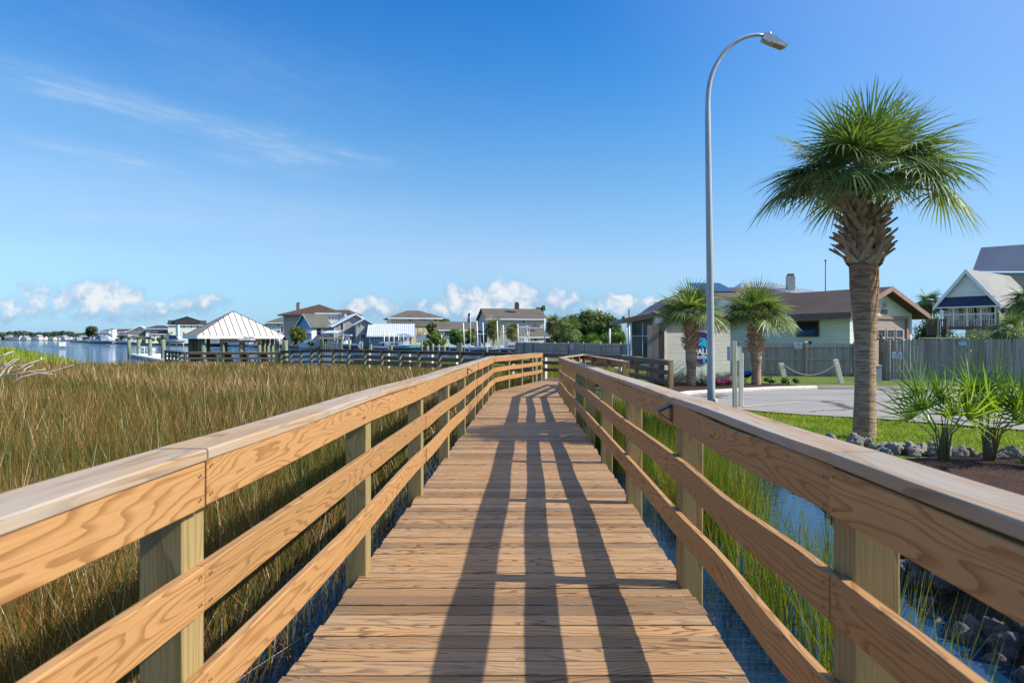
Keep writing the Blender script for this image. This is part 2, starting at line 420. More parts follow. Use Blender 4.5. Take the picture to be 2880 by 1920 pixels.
cir = mth(nt, 'MULTIPLY', cir, mth(nt, 'ADD', 0.30, mth(nt, 'MULTIPLY', smooth(nt, mth(nt, 'ADD', mth(nt, 'MULTIPLY', fine, 0.55), mth(nt, 'MULTIPLY', fine2, 0.45)), 0.34, 0.72), 0.75)), clamp=True)
veil = mth(nt, 'DIVIDE', mth(nt, 'ADD', t_, 5.0), 2.0)
veil = mth(nt, 'MULTIPLY', mth(nt, 'EXPONENT', mth(nt, 'MULTIPLY', mth(nt, 'MULTIPLY', veil, veil), -1.0)), mth(nt, 'ADD', .12, mth(nt, 'MULTIPLY', wob, .22)))
cir = mth(nt, 'ADD', mth(nt, 'MULTIPLY', cir, 1.0), mth(nt, 'MULTIPLY', veil, front0))
cir = mth(nt, 'MULTIPLY', cir, smooth(nt, dz_, 0.02, 0.1))
col = mixc(nt, mth(nt, 'MULTIPLY', cir, 0.8), col, (2.35, 2.95, 3.7))
# cumulus banks low over the far land, laid out by compass direction
ys = mth(nt, 'MAXIMUM', dy_, 0.05)
a_, e_ = mth(nt, 'DIVIDE', dx_, ys), mth(nt, 'DIVIDE', dz_, ys)
ae = nd(nt, 'ShaderNodeCombineXYZ', {0: a_, 1: e_, 2: 0.0}).outputs[0]
cn = noise(nt, ae, 40.0, 8, 0.60, 0.35)
cn2 = noise(nt, ae, 17.0, 4, 0.5)
ptsC = [  # px, py, half width, half height, weight
    (205, 838, 62, 30, 1.0), (268, 826, 75, 34, 1.1), (340, 838, 60, 34, 1.0), (120, 822, 60, 24, .6), (110, 862, 120, 34, .55), (330, 872, 140, 30, .62), (30, 880, 90, 26, .4), (555, 852, 70, 26, .72), (470, 862, 60, 18, .45),
    (1030, 862, 58, 30, .95), (1090, 872, 36, 22, .7), (1180, 856, 34, 20, .8), (1245, 865, 50, 26, .8), (1290, 838, 40, 32, 1.0), (1342, 840, 50, 34, 1.0), (1400, 836, 62, 40, 1.05), (1450, 815, 30, 28, 1.0), (1470, 850, 60, 40, .95), (1350, 880, 170, 22, .75),
    (1580, 848, 46, 30, .8), (1612, 838, 26, 24, .5), (1690, 848, 26, 16, .8), (1745, 846, 42, 22, 1.05), (1720, 872, 90, 24, .7), (1838, 866, 44, 26, .8), (1900, 872, 60, 22, .5)]
den = None; top = None
for (px, py, rx, ry, wgt) in ptsC:
    ca, ce = (px - VX) / F, (HY - py) / F
    q1 = mth(nt, 'DIVIDE', mth(nt, 'SUBTRACT', a_, ca), rx / F)
    q2 = mth(nt, 'DIVIDE', mth(nt, 'SUBTRACT', e_, ce), ry / F)
    r2 = mth(nt, 'ADD', mth(nt, 'MULTIPLY', q1, q1), mth(nt, 'MULTIPLY', q2, q2))
    g = mth(nt, 'MULTIPLY', mth(nt, 'SUBTRACT', 1.0, mth(nt, 'MULTIPLY', r2, 0.55)), wgt)
    den = g if den is None else mth(nt, 'MAXIMUM', den, g)
    tt = mth(nt, 'SUBTRACT', mth(nt, 'MULTIPLY', q2, 0.55), mth(nt, 'MULTIPLY', r2, 0.45))
    top = tt if top is None else mth(nt, 'MAXIMUM', top, tt)
front = mth(nt, 'GREATER_THAN', dy_, 0.06)
cd2 = mth(nt, 'ADD', mth(nt, 'ADD', den, 0.10), mth(nt, 'MULTIPLY', mth(nt, 'SUBTRACT', mth(nt, 'ADD', mth(nt, 'MULTIPLY', cn, 0.75), mth(nt, 'MULTIPLY', cn2, 0.25)), 0.5), 3.3))
cm = mth(nt, 'MULTIPLY', smooth(nt, cd2, -0.10, 1.05), front)
lit = mth(nt, 'ADD', mth(nt, 'MULTIPLY', cn, 1.3), mth(nt, 'ADD', mth(nt, 'MULTIPLY', top, 0.55), mth(nt, 'MULTIPLY', cd2, 0.42)))
ccol = mixc(nt, smooth(nt, lit, 0.55, 1.35), (1.25, 2.0, 2.95), (3.55, 3.65, 3.75))
col = mixc(nt, mth(nt, 'MULTIPLY', cm, 0.88), col, ccol)
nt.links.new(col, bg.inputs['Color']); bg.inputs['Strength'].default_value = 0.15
sc.view_settings.view_transform = 'Standard'; sc.view_settings.look = 'None'; sc.view_settings.exposure = 0.73; sc.view_settings.gamma = 1.0
sc.cycles.max_bounces = 6; sc.cycles.diffuse_bounces = 3; sc.cycles.glossy_bounces = 3; sc.cycles.transparent_max_bounces = 6
sc.cycles.use_denoising = True; sc.cycles.caustics_reflective = False; sc.cycles.caustics_refractive = False

# ================================================================ materials
M = {}
M['rail'] = wood('rail pine', (0.375, 0.205, 0.080), (0.18, 0.074, 0.022), K=24.0, contrast=0.66, tint=0.3, lscale=0.40, across=26)
M['cap'] = wood('cap pine', (0.33, 0.215, 0.115), (0.15, 0.088, 0.045), grey=(0.31, 0.272, 0.225), greyamt=0.8, K=13.0, contrast=0.75, across=20)
M['deck'] = wood('deck pine', (0.315, 0.178, 0.074), (0.092, 0.040, 0.014), grey=(0.27, 0.195, 0.125), greyamt=0.45, K=20.0, contrast=0.9, tint=0.62, lscale=0.5, across=28)
M['post'] = wood('post pine', (0.29, 0.215, 0.092), (0.15, 0.10, 0.04), green=(0.205, 0.18, 0.082), K=5.0, contrast=0.6, tint=0.2, knots=True)
M['oldwood'] = wood('weathered boardwalk timber', (0.125, 0.088, 0.06), (0.065, 0.042, 0.028), grey=(0.13, 0.11, 0.10), greyamt=0.6, K=6, contrast=0.6)
M['oldpost'] = wood('weathered post timber', (0.22, 0.185, 0.11), (0.12, 0.095, 0.055), grey=(0.20, 0.19, 0.15), greyamt=0.5, K=5, contrast=0.5)
M['greypicket'] = wood('weathered grey fence timber', (0.27, 0.24, 0.205), (0.135, 0.118, 0.10), grey=(0.29, 0.27, 0.25), greyamt=0.5, K=5, contrast=0.7, tint=0.45)
M['palewood'] = wood('pale post timber', (0.62, 0.56, 0.42), (0.46, 0.38, 0.26), K=4, contrast=0.6, green=(0.52, 0.52, 0.40))
M['sawn'] = wood('new sawn timber', (0.52, 0.37, 0.22), (0.36, 0.22, 0.11), K=4, contrast=0.6)
M['piling'] = mat('treated piling', (0.19, 0.225, 0.135), (0.12, 0.14, 0.085), 3, 0.8, 0.3, (4, 4, .6))
M['brownpile'] = mat('brown piling', (0.17, 0.125, 0.08), (0.10, 0.075, 0.05), 3, 0.8, 0.3, (4, 4, .6))
M['black'] = mat('black metal', (0.018, 0.02, 0.024), None, 5, 0.4)
M['galv'] = mat('galvanised steel', (0.42, 0.425, 0.42), (0.34, 0.345, 0.345), 3, 0.45, 0, (3, 3, .4), metal=0.1)
M['white'] = mat('white paint', (0.78, 0.78, 0.77), (0.70, 0.70, 0.69), 3, 0.4)
M['gel'] = mat('white gelcoat', (0.80, 0.81, 0.81), (0.74, 0.75, 0.76), 1.2, 0.22)
M['glass'] = mat('dark window glass', (0.02, 0.026, 0.034), (0.035, 0.045, 0.055), 0.5, 0.08, spec=0.6)
M['rope'] = mat('rope', (0.42, 0.36, 0.27), (0.28, 0.23, 0.17), 60, 0.9)
M['concrete'] = mat('pale concrete', (0.55, 0.52, 0.46), (0.44, 0.41, 0.36), 5, 0.85, 0.2)
M['rock'] = mat('coquina rock', (0.36, 0.34, 0.30), (0.11, 0.10, 0.09), 14, 0.9, 1.0, detail=8, lo=0.38, hi=0.62)
M['wetrock'] = mat('dark bank rock', (0.20, 0.19, 0.18), (0.05, 0.05, 0.052), 16, 0.7, 1.0, detail=8, lo=0.38, hi=0.62)
M['dead'] = mat('bleached dead wood', (0.55, 0.51, 0.46), (0.38, 0.34, 0.30), 8, 0.85, 0.2)

def ground_mat(name, c1, c2, c3, s1=2.0, s2=60.0, rough=0.9, b_=0.4):
    m, nt, b = newmat(name); o = ocoord(nt)
    n1, n2 = noise(nt, o, s1, 5, 0.6), noise(nt, o, s2, 4, 0.7)
    c = mixc(nt, smooth(nt, n1, 0.35, 0.65), c1, c2)
    c = mixc(nt, smooth(nt, n2, 0.42, 0.62), c, c3)
    setin(nt, b, 'Base Color', c); setin(nt, b, 'Roughness', rough); setin(nt, b, 'Specular IOR Level', 0.2); bump(nt, b, n2, b_, 0.03)
    return m
M['lawn'] = ground_mat('lawn', (0.115, 0.165, 0.022), (0.16, 0.18, 0.035), (0.07, 0.105, 0.016), 0.9, 35)
M['mulch'] = ground_mat('bark mulch', (0.115, 0.06, 0.038), (0.075, 0.04, 0.028), (0.03, 0.017, 0.012), 3, 45, 0.95, 0.9)
M['gravel'] = ground_mat('pale gravel', (0.36, 0.32, 0.28), (0.28, 0.25, 0.21), (0.16, 0.14, 0.12), 1.5, 40, 0.95, 0.9)
M['mud'] = ground_mat('marsh mud', (0.035, 0.028, 0.018), (0.05, 0.038, 0.02), (0.02, 0.016, 0.012), 1.2, 20, 0.8, 0.4)
M['farland'] = ground_mat('far bank grass', (0.13, 0.14, 0.05), (0.20, 0.18, 0.10), (0.09, 0.10, 0.035), 0.05, 1.5)
m, nt, b = newmat('asphalt'); o = ocoord(nt)
n1, n2, n3 = noise(nt, o, 0.5, 5, 0.65), noise(nt, o, 70, 3, 0.7), noise(nt, vmul(nt, o, (0.25, 1.3, 1)), 1.0, 6, 0.7)
c = mixc(nt, smooth(nt, n1, 0.3, 0.7), (0.235, 0.218, 0.198), (0.29, 0.27, 0.248)); c = mixc(nt, smooth(nt, n2, 0.45, 0.62), c, (0.34, 0.318, 0.292))
c = mixc(nt, mth(nt, 'MULTIPLY', smooth(nt, n3, 0.52, 0.70), 0.6), c, (0.10, 0.10, 0.105))
dv = nd(nt, 'ShaderNodeVectorMath', {0: o, 1: nd(nt, 'ShaderNodeVectorMath', {0: nd(nt, 'ShaderNodeTexNoise', {'Vector': o, 'Scale': 1.2, 'Detail': 4.0}).outputs[1], 1: (0.9, 0.9, 0.9)}, operation='MULTIPLY').outputs[0]}, operation='ADD').outputs[0]
vc = nd(nt, 'ShaderNodeTexVoronoi', {'Vector': vmul(nt, dv, (0.13, 0.42, 0.1)), 'Scale': 1.0}, feature='DISTANCE_TO_EDGE').outputs[0]
c = mixc(nt, mth(nt, 'MULTIPLY', smooth(nt, vc, 0.020, 0.006), 0.85), c, (0.045, 0.045, 0.048))
setin(nt, b, 'Base Color', c); setin(nt, b, 'Roughness', 0.9); setin(nt, b, 'Specular IOR Level', 0.2); bump(nt, b, n2, 0.3, 0.01); M['asphalt'] = m

m, nt, b = newmat('water'); o = ocoord(nt)
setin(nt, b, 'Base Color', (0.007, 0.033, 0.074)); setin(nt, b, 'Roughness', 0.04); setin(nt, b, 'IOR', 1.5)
so = nd(nt, 'ShaderNodeSeparateXYZ', {0: o}).outputs
far = smooth(nt, so[1], 18.0, 60.0)
w1 = noise(nt, vmul(nt, o, (0.5, 1.5, 1)), 1.1, 4, 0.6); w2 = noise(nt, vmul(nt, o, (1, 1.4, 1)), 5.0, 3, 0.5)
h = mth(nt, 'ADD', mth(nt, 'MULTIPLY', w1, mth(nt, 'MULTIPLY', far, 1.0)), mth(nt, 'MULTIPLY', w2, mth(nt, 'ADD', 0.02, mth(nt, 'MULTIPLY', far, 0.10))))
bump(nt, b, h, 0.9, 0.22); M['water'] = m

# ================================================================ water, ground
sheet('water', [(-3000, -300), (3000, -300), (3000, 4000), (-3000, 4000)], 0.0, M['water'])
def interp(t, pts):
    for (a, x), (b_, y) in zip(pts, pts[1:]):
        if t <= b_: return x + (y - x) * max(0, (t - a)) / (b_ - a)
    return pts[-1][1]
SH = [(-6, 3.7), (4.5, 3.15), (5.8, 3.25), (9, 3.9), (11.5, 4.2), (13.5, 3.4), (15, 2.4), (16.5, 1.6), (18.5, 2.0), (28, 2.4), (31, 4.6), (34, 5.5), (40, 2.0), (49, -.5)]
SW = [(-6, 1.2), (13, 1.2), (16, 1.6), (18.5, 4.0), (28, 4.0), (34, 4.0), (49, 4)]
def hgt(x, y):
    d = (x - interp(y, SH)) / interp(y, SW) + 0.5
    d = min(1, max(0, d)); k = d * d * (3 - 2 * d)
    return -0.4 + 0.8 * k + (0.012 * math.sin(x * 1.7 + y) * math.sin(y * 1.3 - x * .6) if k > .5 else 0) - 0.012 * k
xs = list(np.arange(.4, 9, .25)) + list(np.arange(9, 30, 1.0)) + list(np.arange(30, 131, 10.0))
ys_ = list(np.arange(-6, 21, .3)) + list(np.arange(21, 49.1, .8))
mb = MB(); nx = len(xs)
mb.add([(x, y, hgt(x, y)) for y in ys_ for x in xs], [(j * nx + i, j * nx + i + 1, (j + 1) * nx + i + 1, (j + 1) * nx + i) for j in range(len(ys_) - 1) for i in range(nx - 1)], sm=True)
tag(mb.build('lawn', M['lawn']), kind='structure')
def drape(name, pts, dz, m, step=0.5):
    """a thin sheet that follows the ground"""
    import bmesh
    bm = bmesh.new(); f = bm.faces.new([bm.verts.new((x, y, 0)) for x, y in pts])
    x0, x1 = min(p[0] for p in pts), max(p[0] for p in pts); y0, y1 = min(p[1] for p in pts), max(p[1] for p in pts)
    for ax, a, b2 in ((V(1, 0, 0), x0, min(x1, 14)), (V(0, 1, 0), y0, y1)):
        t = a + step
        while t < b2:
            bmesh.ops.bisect_plane(bm, geom=bm.verts[:] + bm.edges[:] + bm.faces[:], plane_co=ax * t, plane_no=ax); t += step
    for v in bm.verts: v.co.z = hgt(v.co.x, v.co.y) + dz
    me = bpy.data.meshes.new(name); bm.to_mesh(me); bm.free()
    return tag(finish(bpy.data.objects.new(name, me), m), kind='structure')
LOT = [(4.6, 16.6), (5.6, 15.6), (6.9, 14.5), (8.2, 13.5), (9.1, 12.6), (11, 11), (14, 9), (30, 2), (60, 2), (60, 19), (24, 20.0), (15.2, 20.9), (10.9, 22.8), (9.6, 23.0), (6.5, 21.7), (4.9, 20.6), (4.0, 19.6), (3.9, 17.8)]
drape('parking_lot', LOT, 0.045, M['asphalt'])
drape('mulch_bed', [(2.9, 20.6), (4.0, 19.7), (4.9, 20.7), (6.5, 21.8), (9.6, 23.1), (9.6, 24.9), (8, 25.7), (5.4, 25.8), (3.6, 24.5)], 0.06, M['mulch'])
drape('mulch_bed.001', [(5.0, 9.4), (6.0, 9.7), (8, 9.3), (10, 8.4), (10, 4.5), (5.4, 4.8), (4.6, 7.5)], 0.05, M['mulch'])
drape('gravel_strip', [(9.7, 23.2), (10.9, 22.95), (15.2, 21.1), (18, 21.0), (16, 23.8), (12, 24.6), (9.7, 24.8)], 0.05, M['gravel'])
mb = MB(); mb.board((5.3, 16.75, .446), (7.1, 17.9, .446), (0, 1, 0), .06, .004, c=.0005)
tag(mb.build('parking_line', M['concrete']), 'faded white line painted on the parking lot asphalt', 'road marking')
bank = [(interp(y, SH) - .5, y) for y in np.arange(-4, 13.1, 1.0)] + [(interp(y, SH) + .95, y) for y in np.arange(13, -4.1, -1.0)]
drape('bank', bank, .02, M['mud'], .3)
# concrete kerb round the bed
kp = [(2.5, 20.2), (3.2, 19.75), (4.0, 19.62), (4.9, 20.6), (6.5, 21.72), (8.2, 22.5), (9.75, 23.1)]
mb = MB(); prof = [(-.11, -.1), (-.11, .10), (-.07, .14), (.07, .14), (.11, .10), (.11, -.1)]
vs = []
for i, (x, y) in enumerate(kp):
    a = Vector(kp[min(i + 1, len(kp) - 1)]) - Vector(kp[max(i - 1, 0)]); a.normalize(); nrm = V(a.y, -a.x)
    for u, z in prof: vs.append((x + nrm.x * u, y + nrm.y * u, hgt(x, y) + z))
k = len(prof)
mb.add(vs, [(i * k + j, i * k + (j + 1) % k, (i + 1) * k + (j + 1) % k, (i + 1) * k + j) for i in range(len(kp) - 1) for j in range(k)] + [tuple(range(k)), tuple((len(kp) - 1) * k + j for j in range(k))])
tag(mb.build('concrete_kerb', M['concrete']), 'pale rounded concrete kerb round the mulch flower bed', 'kerb')
# far banks
def slab(name, pts, z, m):
    mb = MB(); mb.prism([(x, y, -1.0) for x, y in pts], (0, 0, z + 1.0)); return tag(mb.build(name, m), kind='structure')
BH = [(-0.6, 49.2), (-1.7, 78), (-3.4, 100), (-10.3, 122), (-19.4, 132), (-35, 140), (-58.6, 165), (-103, 215)]
slab('far_bank', BH + [(-126, 232), (-162, 272), (-280, 420), (-300, 700), (400, 700), (400, 49.2)], .40, M['farland'])
slab('far_shore', [(-1500, 1010), (300, 1010), (300, 1500), (-1500, 1500)], .9, M['farland'])
mb = MB()
SW_ = BH[1:] + [(-126, 232), (-162, 272)]
for a, b2 in zip(SW_, SW_[1:]):
    d = (V(*b2) - V(*a)).normalized(); q = V(-d.y, d.x) * -0.0
    mb.board((a[0] - .15, a[1] - .15, .15), (b2[0] - .15, b2[1] - .15, .15), (0, 0, 1), .95, .25)
tag(mb.build('seawall', M['brownpile']), 'dark timber seawall along the far side of the canal', 'seawall')

# ================================================================ the near boardwalk
SL = -0.0104
def dz(Y): return 0.57 + SL * Y
XL, XR = -1.073, 0.975
walk = thing('boardwalk', 'new golden pine boardwalk with three-rail sides running away from the viewer', 'boardwalk', (0, 0, 0))
mb = MB(); Y = -1.2; PW = .1435
while Y < 22.85:
    z = dz(Y) - .019 + R.uniform(-.0016, .0016); t = R.uniform(-.003, .003)
    mb.board((XL - .05 + R.uniform(-.012, .012), Y + R.uniform(-.002, .002), z + t), (XR + .05 + R.uniform(-.012, .012), Y + R.uniform(-.002, .002), z - t), (0, 1, 0), PW - R.uniform(.012, .020), .038, c=.003, seg=1)
    if Y < 9:
        for x in (XL + .03, -.05, XR - .03):
            for o_ in (-.035, .035): mb.screw((x + R.uniform(-.012, .012), Y + o_ + R.uniform(-.006, .006), z + .0192 + t * (1 - 2 * (x - XL) / (XR - XL))), (0, 0, 1), .0045)
    Y += PW
C0, d2 = V(-1.05, 22.95, 0), V(0.233, 0.972, 0).normalized(); pr = V(d2.y, -d2.x, 0)
s = .04
while s < 7.4:
    a = C0 + d2 * s; w = min(2.15, (a.y - 22.9) / .233)
    if w > .15:
        b2 = a + pr * w; z = .335 - .011 * s
        mb.board((a.x, a.y, z + R.uniform(-.002, .002)), (b2.x, b2.y, z), d2, PW - .006, .038, c=.0055)
    s += PW
mb.build('deck', [M['deck'], M['galv']], walk)
mb = MB()
for x in (XL + .03, -.05, XR - .03): mb.board((x, -1.2, .40), (x, 22.9, .16), (0, 0, 1), .22, .045)
mb.build('deck_beam', M['post'], walk)

H_CAP, H_F, H_M, H_L = 1.181, 1.088, .752, .408      # cap, top board, middle board, low board above the deck
def run_boards(root, A, B, inn, n_pieces, h, bw, mname, part, matn, wobz=.006, cap=False, joints=None, posts=()):
    A, B = Vector(A), Vector(B); d = (B - A); L = d.length; dn = d / L
    js = joints or [i / n_pieces for i in range(n_pieces + 1)]
    for t0, t1 in zip(js, js[1:]):
        a = A + d * t0 + dn * .003; b2 = A + d * t1 - dn * .003
        a.z += h + R.uniform(-wobz, wobz); b2.z += h + R.uniform(-wobz, wobz)
        j = inn * R.uniform(-.004, .004)
        mb = MB()
        if cap: mb.board(a + j, b2 + j, inn.cross(V(0, 0, 1)).cross(V(0, 0, 1)), bw, .038, c=.005, seg=8, wob=.006)
        else: mb.board(a + j, b2 + j, (0, 0, 1), bw, .038, c=.004, seg=8, wob=.010)
        for ps in posts:
            for e_ in (-.035, .035):
                tt = (ps + e_ + R.uniform(-.012, .012)) / L
                if t0 < tt < t1 and not cap:
                    f_ = (tt - t0) / (t1 - t0); c0 = a.lerp(b2, f_) + j + inn * .0255
                    for zz in (-.045, .045): mb.screw(c0 + V(0, 0, zz + R.uniform(-.01, .01)), inn, .0055)
        mb.build(part, [matn, M['black']], root)

def railing(root, A, B, inn, posts, joints, mats, zdrop=1.2, sizes=(.14, .14), heights=(H_CAP, H_F, H_M, H_L), bw=.148, capw=.17, wz=.006, postmat=None, posttop=-.06):
    """A,B: deck edge line at deck height; inn: unit vector towards the walkway; posts: distances along the line"""
    A, B, inn = Vector(A), Vector(B), Vector(inn).normalized()
    d = B - A; L = d.length; dn = d / L
    for s_ in posts:
        p = A + dn * s_ - inn * (sizes[0] / 2)
        mb = MB(); j = R.uniform(-.006, .006)
        mb.board((p.x + j, p.y, p.z - zdrop), (p.x + R.uniform(-.006, .006), p.y, p.z + heights[0] - .02), dn, sizes[1], sizes[0], c=.006)
        mb.build('post', postmat or mats[2], root)
    off = inn * .019
    jf = [j / L for j in joints]
    run_boards(root, A + off, B + off, inn, 1, heights[1], bw, '', 'top_board', mats[0], wz, joints=jf, posts=posts)
    jm = [jf[0]] + [x + (0.0 if i % 2 else 0) for i, x in enumerate(jf[1:-1])] + [jf[-1]]
    run_boards(root, A + off, B + off, inn, 1, heights[2], bw, '', 'middle_board', mats[0], wz, joints=jm, posts=posts)
    run_boards(root, A + off, B + off, inn, 1, heights[3], bw, '', 'low_board', mats[0], wz, joints=jf, posts=posts)
    offc = inn * (.042 - capw / 2)
    run_boards(root, A + offc, B + offc, inn, 1, heights[0], capw, '', 'cap_rail', mats[1], wz * .6, cap=True, joints=jf)

PL = [2.27 + 2.41 * k - .07 for k in range(9)]; PR = [2.11 + 2.285 * k for k in range(9)]
A_ = V(XL, -1.5, dz(-1.5)); B_ = V(XL, 22.5, dz(22.5)); LL = 24.0
railing(walk, A_, B_, (1, 0, 0), [1.5 + y for y in [-0.2] + PL] + [23.9], [0, 1.5 + PL[0], 1.5 + PL[2], 1.5 + PL[4], 1.5 + PL[6], 1.5 + PL[8], 24.0], (M['rail'], M['cap'], M['post']))
A_ = V(XR, -1.5, dz(-1.5)); B_ = V(XR, 20.55, dz(20.55))
railing(walk, A_, B_, (-1, 0, 0), [1.5 + y for y in [-0.18] + PR] + [22.0], [0, 1.5 + PR[0], 1.5 + PR[1], 1.5 + PR[3], 1.5 + PR[5], 1.5 + PR[7], 22.05], (M['rail'], M['cap'], M['post']))
zc = dz(22.5)
railing(walk, (XL, 22.5, zc), (.66, 30.0, zc - .05), pr, [2.0, 4.0, 5.9, 7.62], [0.02, 4.0, 7.7], (M['rail'], M['cap'], M['post']))
railing(walk, (XR, 20.55, dz(20.55)), (2.17, 26.8, zc - .03), -pr, [.2, 2.2, 4.2, 6.3], [0.02, 3.2, 6.37], (M['rail'], M['cap'], M['post']))
# wedge-shaped step lights on the rails
def step_light(x, y, z, sx):
    mb = MB()
    w = .042
    mb.bx(min(x, x + sx * .006), max(x, x + sx * .006), y - w, y + w, z - .055, z + .055)
    mb.prism([(x + sx * .006, y - w, z + .055), (x + sx * .085, y - w, z + .018), (x + sx * .082, y - w, z + .008), (x + sx * .006, y - w, z + .044)], (0, 2 * w, 0))
    mb.board((x + sx * .08, y, z + .006), (x + sx * .006, y, z - .05), (0, 1, 0), .012, .006, c=.001)
    mb.build('step_light', M['black'], walk)
step_light(XR - .04, 4.43, dz(4.43) + H_F + .01, -1); step_light(XR - .04, 18.4, dz(18.4) + H_F, -1); step_light(XL + .04, 11.9, dz(11.9) + H_F, 1); step_light(XL + .04, 20.9, dz(20.9) + H_F, 1)

# ================================================================ weathered cross boardwalk and ramp
old = thing('boardwalk', 'dark weathered boardwalk crossing behind the new one towards the gazebo', 'boardwalk', (0, 30, 0))
Q0, Q1, Q2, Q3, Q4 = V(.5, 30.15, .27), V(-12.6, 42.0, .27), V(-16.6, 46.0, .10), V(-23.2, 46.2, .10), V(-27.5, 52, .12)
dB = (Q1 - Q0).normalized(); nB = V(-dB.y, dB.x, 0)
if nB.y < 0: nB = -nB
MO = (M['oldwood'], M['oldwood'], M['oldpost'])
hs = (1.19, 1.10, .77, .43)
L1 = (Q1 - Q0).length
railing(old, Q0, Q1, nB, [i * 1.62 + .1 for i in range(12)], [0, 4.5, 9, 13.4, L1], MO, heights=hs, postmat=M['oldpost'])
d12 = (Q2 - Q1).normalized(); n12 = V(-d12.y, d12.x, 0); n12 = n12 if n12.y > 0 else -n12
railing(old, Q1, Q2, n12, [1.2, 2.6, 4.0, 5.4], [0, (Q2 - Q1).length], MO, heights=hs)
railing(old, Q2, Q3, (0, 1, 0), [.1, 2.2, 4.3, 6.5], [0, 3.3, (Q3 - Q2).length], (M['sawn'], M['sawn'], M['oldpost']), heights=(1.11, 1.03, .70, .38))
d34 = (Q4 - Q3).normalized()
railing(old, Q3, Q4, (d34.y, -d34.x, 0), [1.2, 2.6, 4.0, 5.4, 7.0], [0, (Q4 - Q3).length], MO, heights=(1.11, 1.03, .70, .38))
W2 = 2.3
F0, F1 = Q0 + nB * W2, Q1 + nB * W2
E0 = V(3.9, 28.1, .27); E1 = V(4.72, 22.6, .23)
railing(old, E0, F1, -nB, [.1 + 2.2 * i for i in range(10)], [0, 4.5, 9, 13.5, (F1 - E0).length], MO, heights=(1.15, 1.06, .75, .43), postmat=M['palewood'])
dE = (E1 - E0).normalized()
railing(old, E1, E0, (-.989, -.147, 0), [.08, 2.0, 3.8], [0, 2.8, (E1 - E0).length], (M['oldwood'], M['cap'], M['post']), heights=(1.15, 1.06, .75, .43))
G0, G1 = V(2.2, 26.75, .27), V(2.86, 19.3, .24)
railing(old, G0, G1, (.99, .09, 0), [2.5, 5.0, 7.4], [0, 3.6, (G1 - G0).length], (M['rail'], M['cap'], M['post']), heights=(1.21, 1.11, .78, .44))
mb = MB(); s = -4.6
while s < L1 + 1.2:
    a = Q0 + dB * s; b2 = a + nB * (W2 + .05)
    mb.board((a.x, a.y, .25), (b2.x, b2.y, .25), dB, PW - .006, .038, c=.004); s += PW
for i in range(48):
    y = 19.3 + i * PW * 1.02
    t = (y - 19.3) / 7.45; xa = 2.86 - .66 * t; xb = 4.9 - .4 * t
    mb.board((xa, y, .232), (xb, y, .232), (0, 1, 0), PW - .006, .038, c=.004)
s = 0
while s < 5.9:
    a = Q1 + d12 * s; b2 = a + n12 * 2.3; z = .25 - .17 * s / 5.7
    mb.board((a.x, a.y, z), (b2.x, b2.y, z), d12, PW - .006, .038, c=.004); s += PW
mb.build('deck', M['oldwood'], old)

# ================================================================ marsh
M['marsh'] = leafmat('marsh rush', [(0.0, (0.022, 0.05, 0.007)), (0.28, (0.075, 0.11, 0.012)), (0.46, (0.125, 0.098, 0.018)), (0.66, (0.215, 0.085, 0.016)), (0.85, (0.31, 0.165, 0.055)), (1.0, (0.66, 0.52, 0.32))], trans=0.14, rough=0.6)
M['cordgrass'] = leafmat('cordgrass', [(0.0, (0.10, 0.16, 0.015)), (0.5, (0.20, 0.24, 0.025)), (0.8, (0.36, 0.33, 0.04)), (1.0, (0.46, 0.36, 0.10))], trans=0.35, rough=0.55)
M['reed'] = leafmat('bright reed', [(0.0, (0.04, 0.085, 0.008)), (0.4, (0.10, 0.145, 0.012)), (0.7, (0.22, 0.20, 0.022)), (0.85, (0.32, 0.20, 0.03)), (1.0, (0.46, 0.36, 0.16))], trans=0.35, rough=0.5)
pts = [(-1.32, -2), (-1.32, 23), (-.95, 24), (.3, 30), (-12.6, 41.7), (-16.6, 45.6), (-23, 45.8), (-36, 44), (-50, 46), (-50, -2)]
sheet('marsh_ground', [(-2.6, -2), (-2.2, 6), (-1.7, 12), (-1.2, 23)] + pts[2:], .03, M['mud'])
def vnoise(x, y, s, k=0.0):
    return (np.sin(x * s + k) * np.cos(y * s * 1.13 + 1.7 * k) + np.sin((x * .6 + y * .9) * s * 1.9 + k * 2.3) * .6 + np.sin((x - y * .5) * s * 3.7 + k) * .35) / 1.95
def inpoly(x, y, poly):
    r = np.zeros(len(x), bool); n = len(poly)
    for i in range(n):
        x0, y0 = poly[i]; x1, y1 = poly[(i + 1) % n]
        if y0 == y1: continue
        c = ((y0 > y) != (y1 > y)) & (x < (x1 - x0) * (y - y0) / (y1 - y0) + x0); r ^= c
    return r
def region(n, x0, x1, y0, y1, poly, power=1.0):
    x = N.uniform(x0, x1, n); y = y0 + (y1 - y0) * N.random(n) ** power
    k = inpoly(x, y, poly); return x[k], y[k]
MP = [(-1.35, -1), (-1.35, 23), (-1.0, 24), (.1, 29.8), (-12.7, 41.6), (-16.7, 45.5), (-23.2, 45.7), (-36, 43), (-42, 44), (-60, 45), (-60, -1)]
X, Y = [], []
for y0, y1, dens in ((.6, 5, 1500), (5, 10, 820), (10, 18, 360), (18, 30, 165), (30, 46, 105)):
    xl = -.86 * y1 - 2.0
    n = int((0 - xl) * (y1 - y0) * dens)
    a, b2 = region(n, xl, 0.2, y0, y1, MP); k = a > -.86 * b2 - 2.2; X.append(a[k]); Y.append(b2[k])
x, y = np.concatenate(X), np.concatenate(Y)
edge = np.clip((-1.35 - x) / 1.3, 0, 1); keep = N.random(len(x)) < np.where(y < 15, .16 + .84 * edge ** 1.4, 1); x, y, edge = x[keep], y[keep], edge[keep]
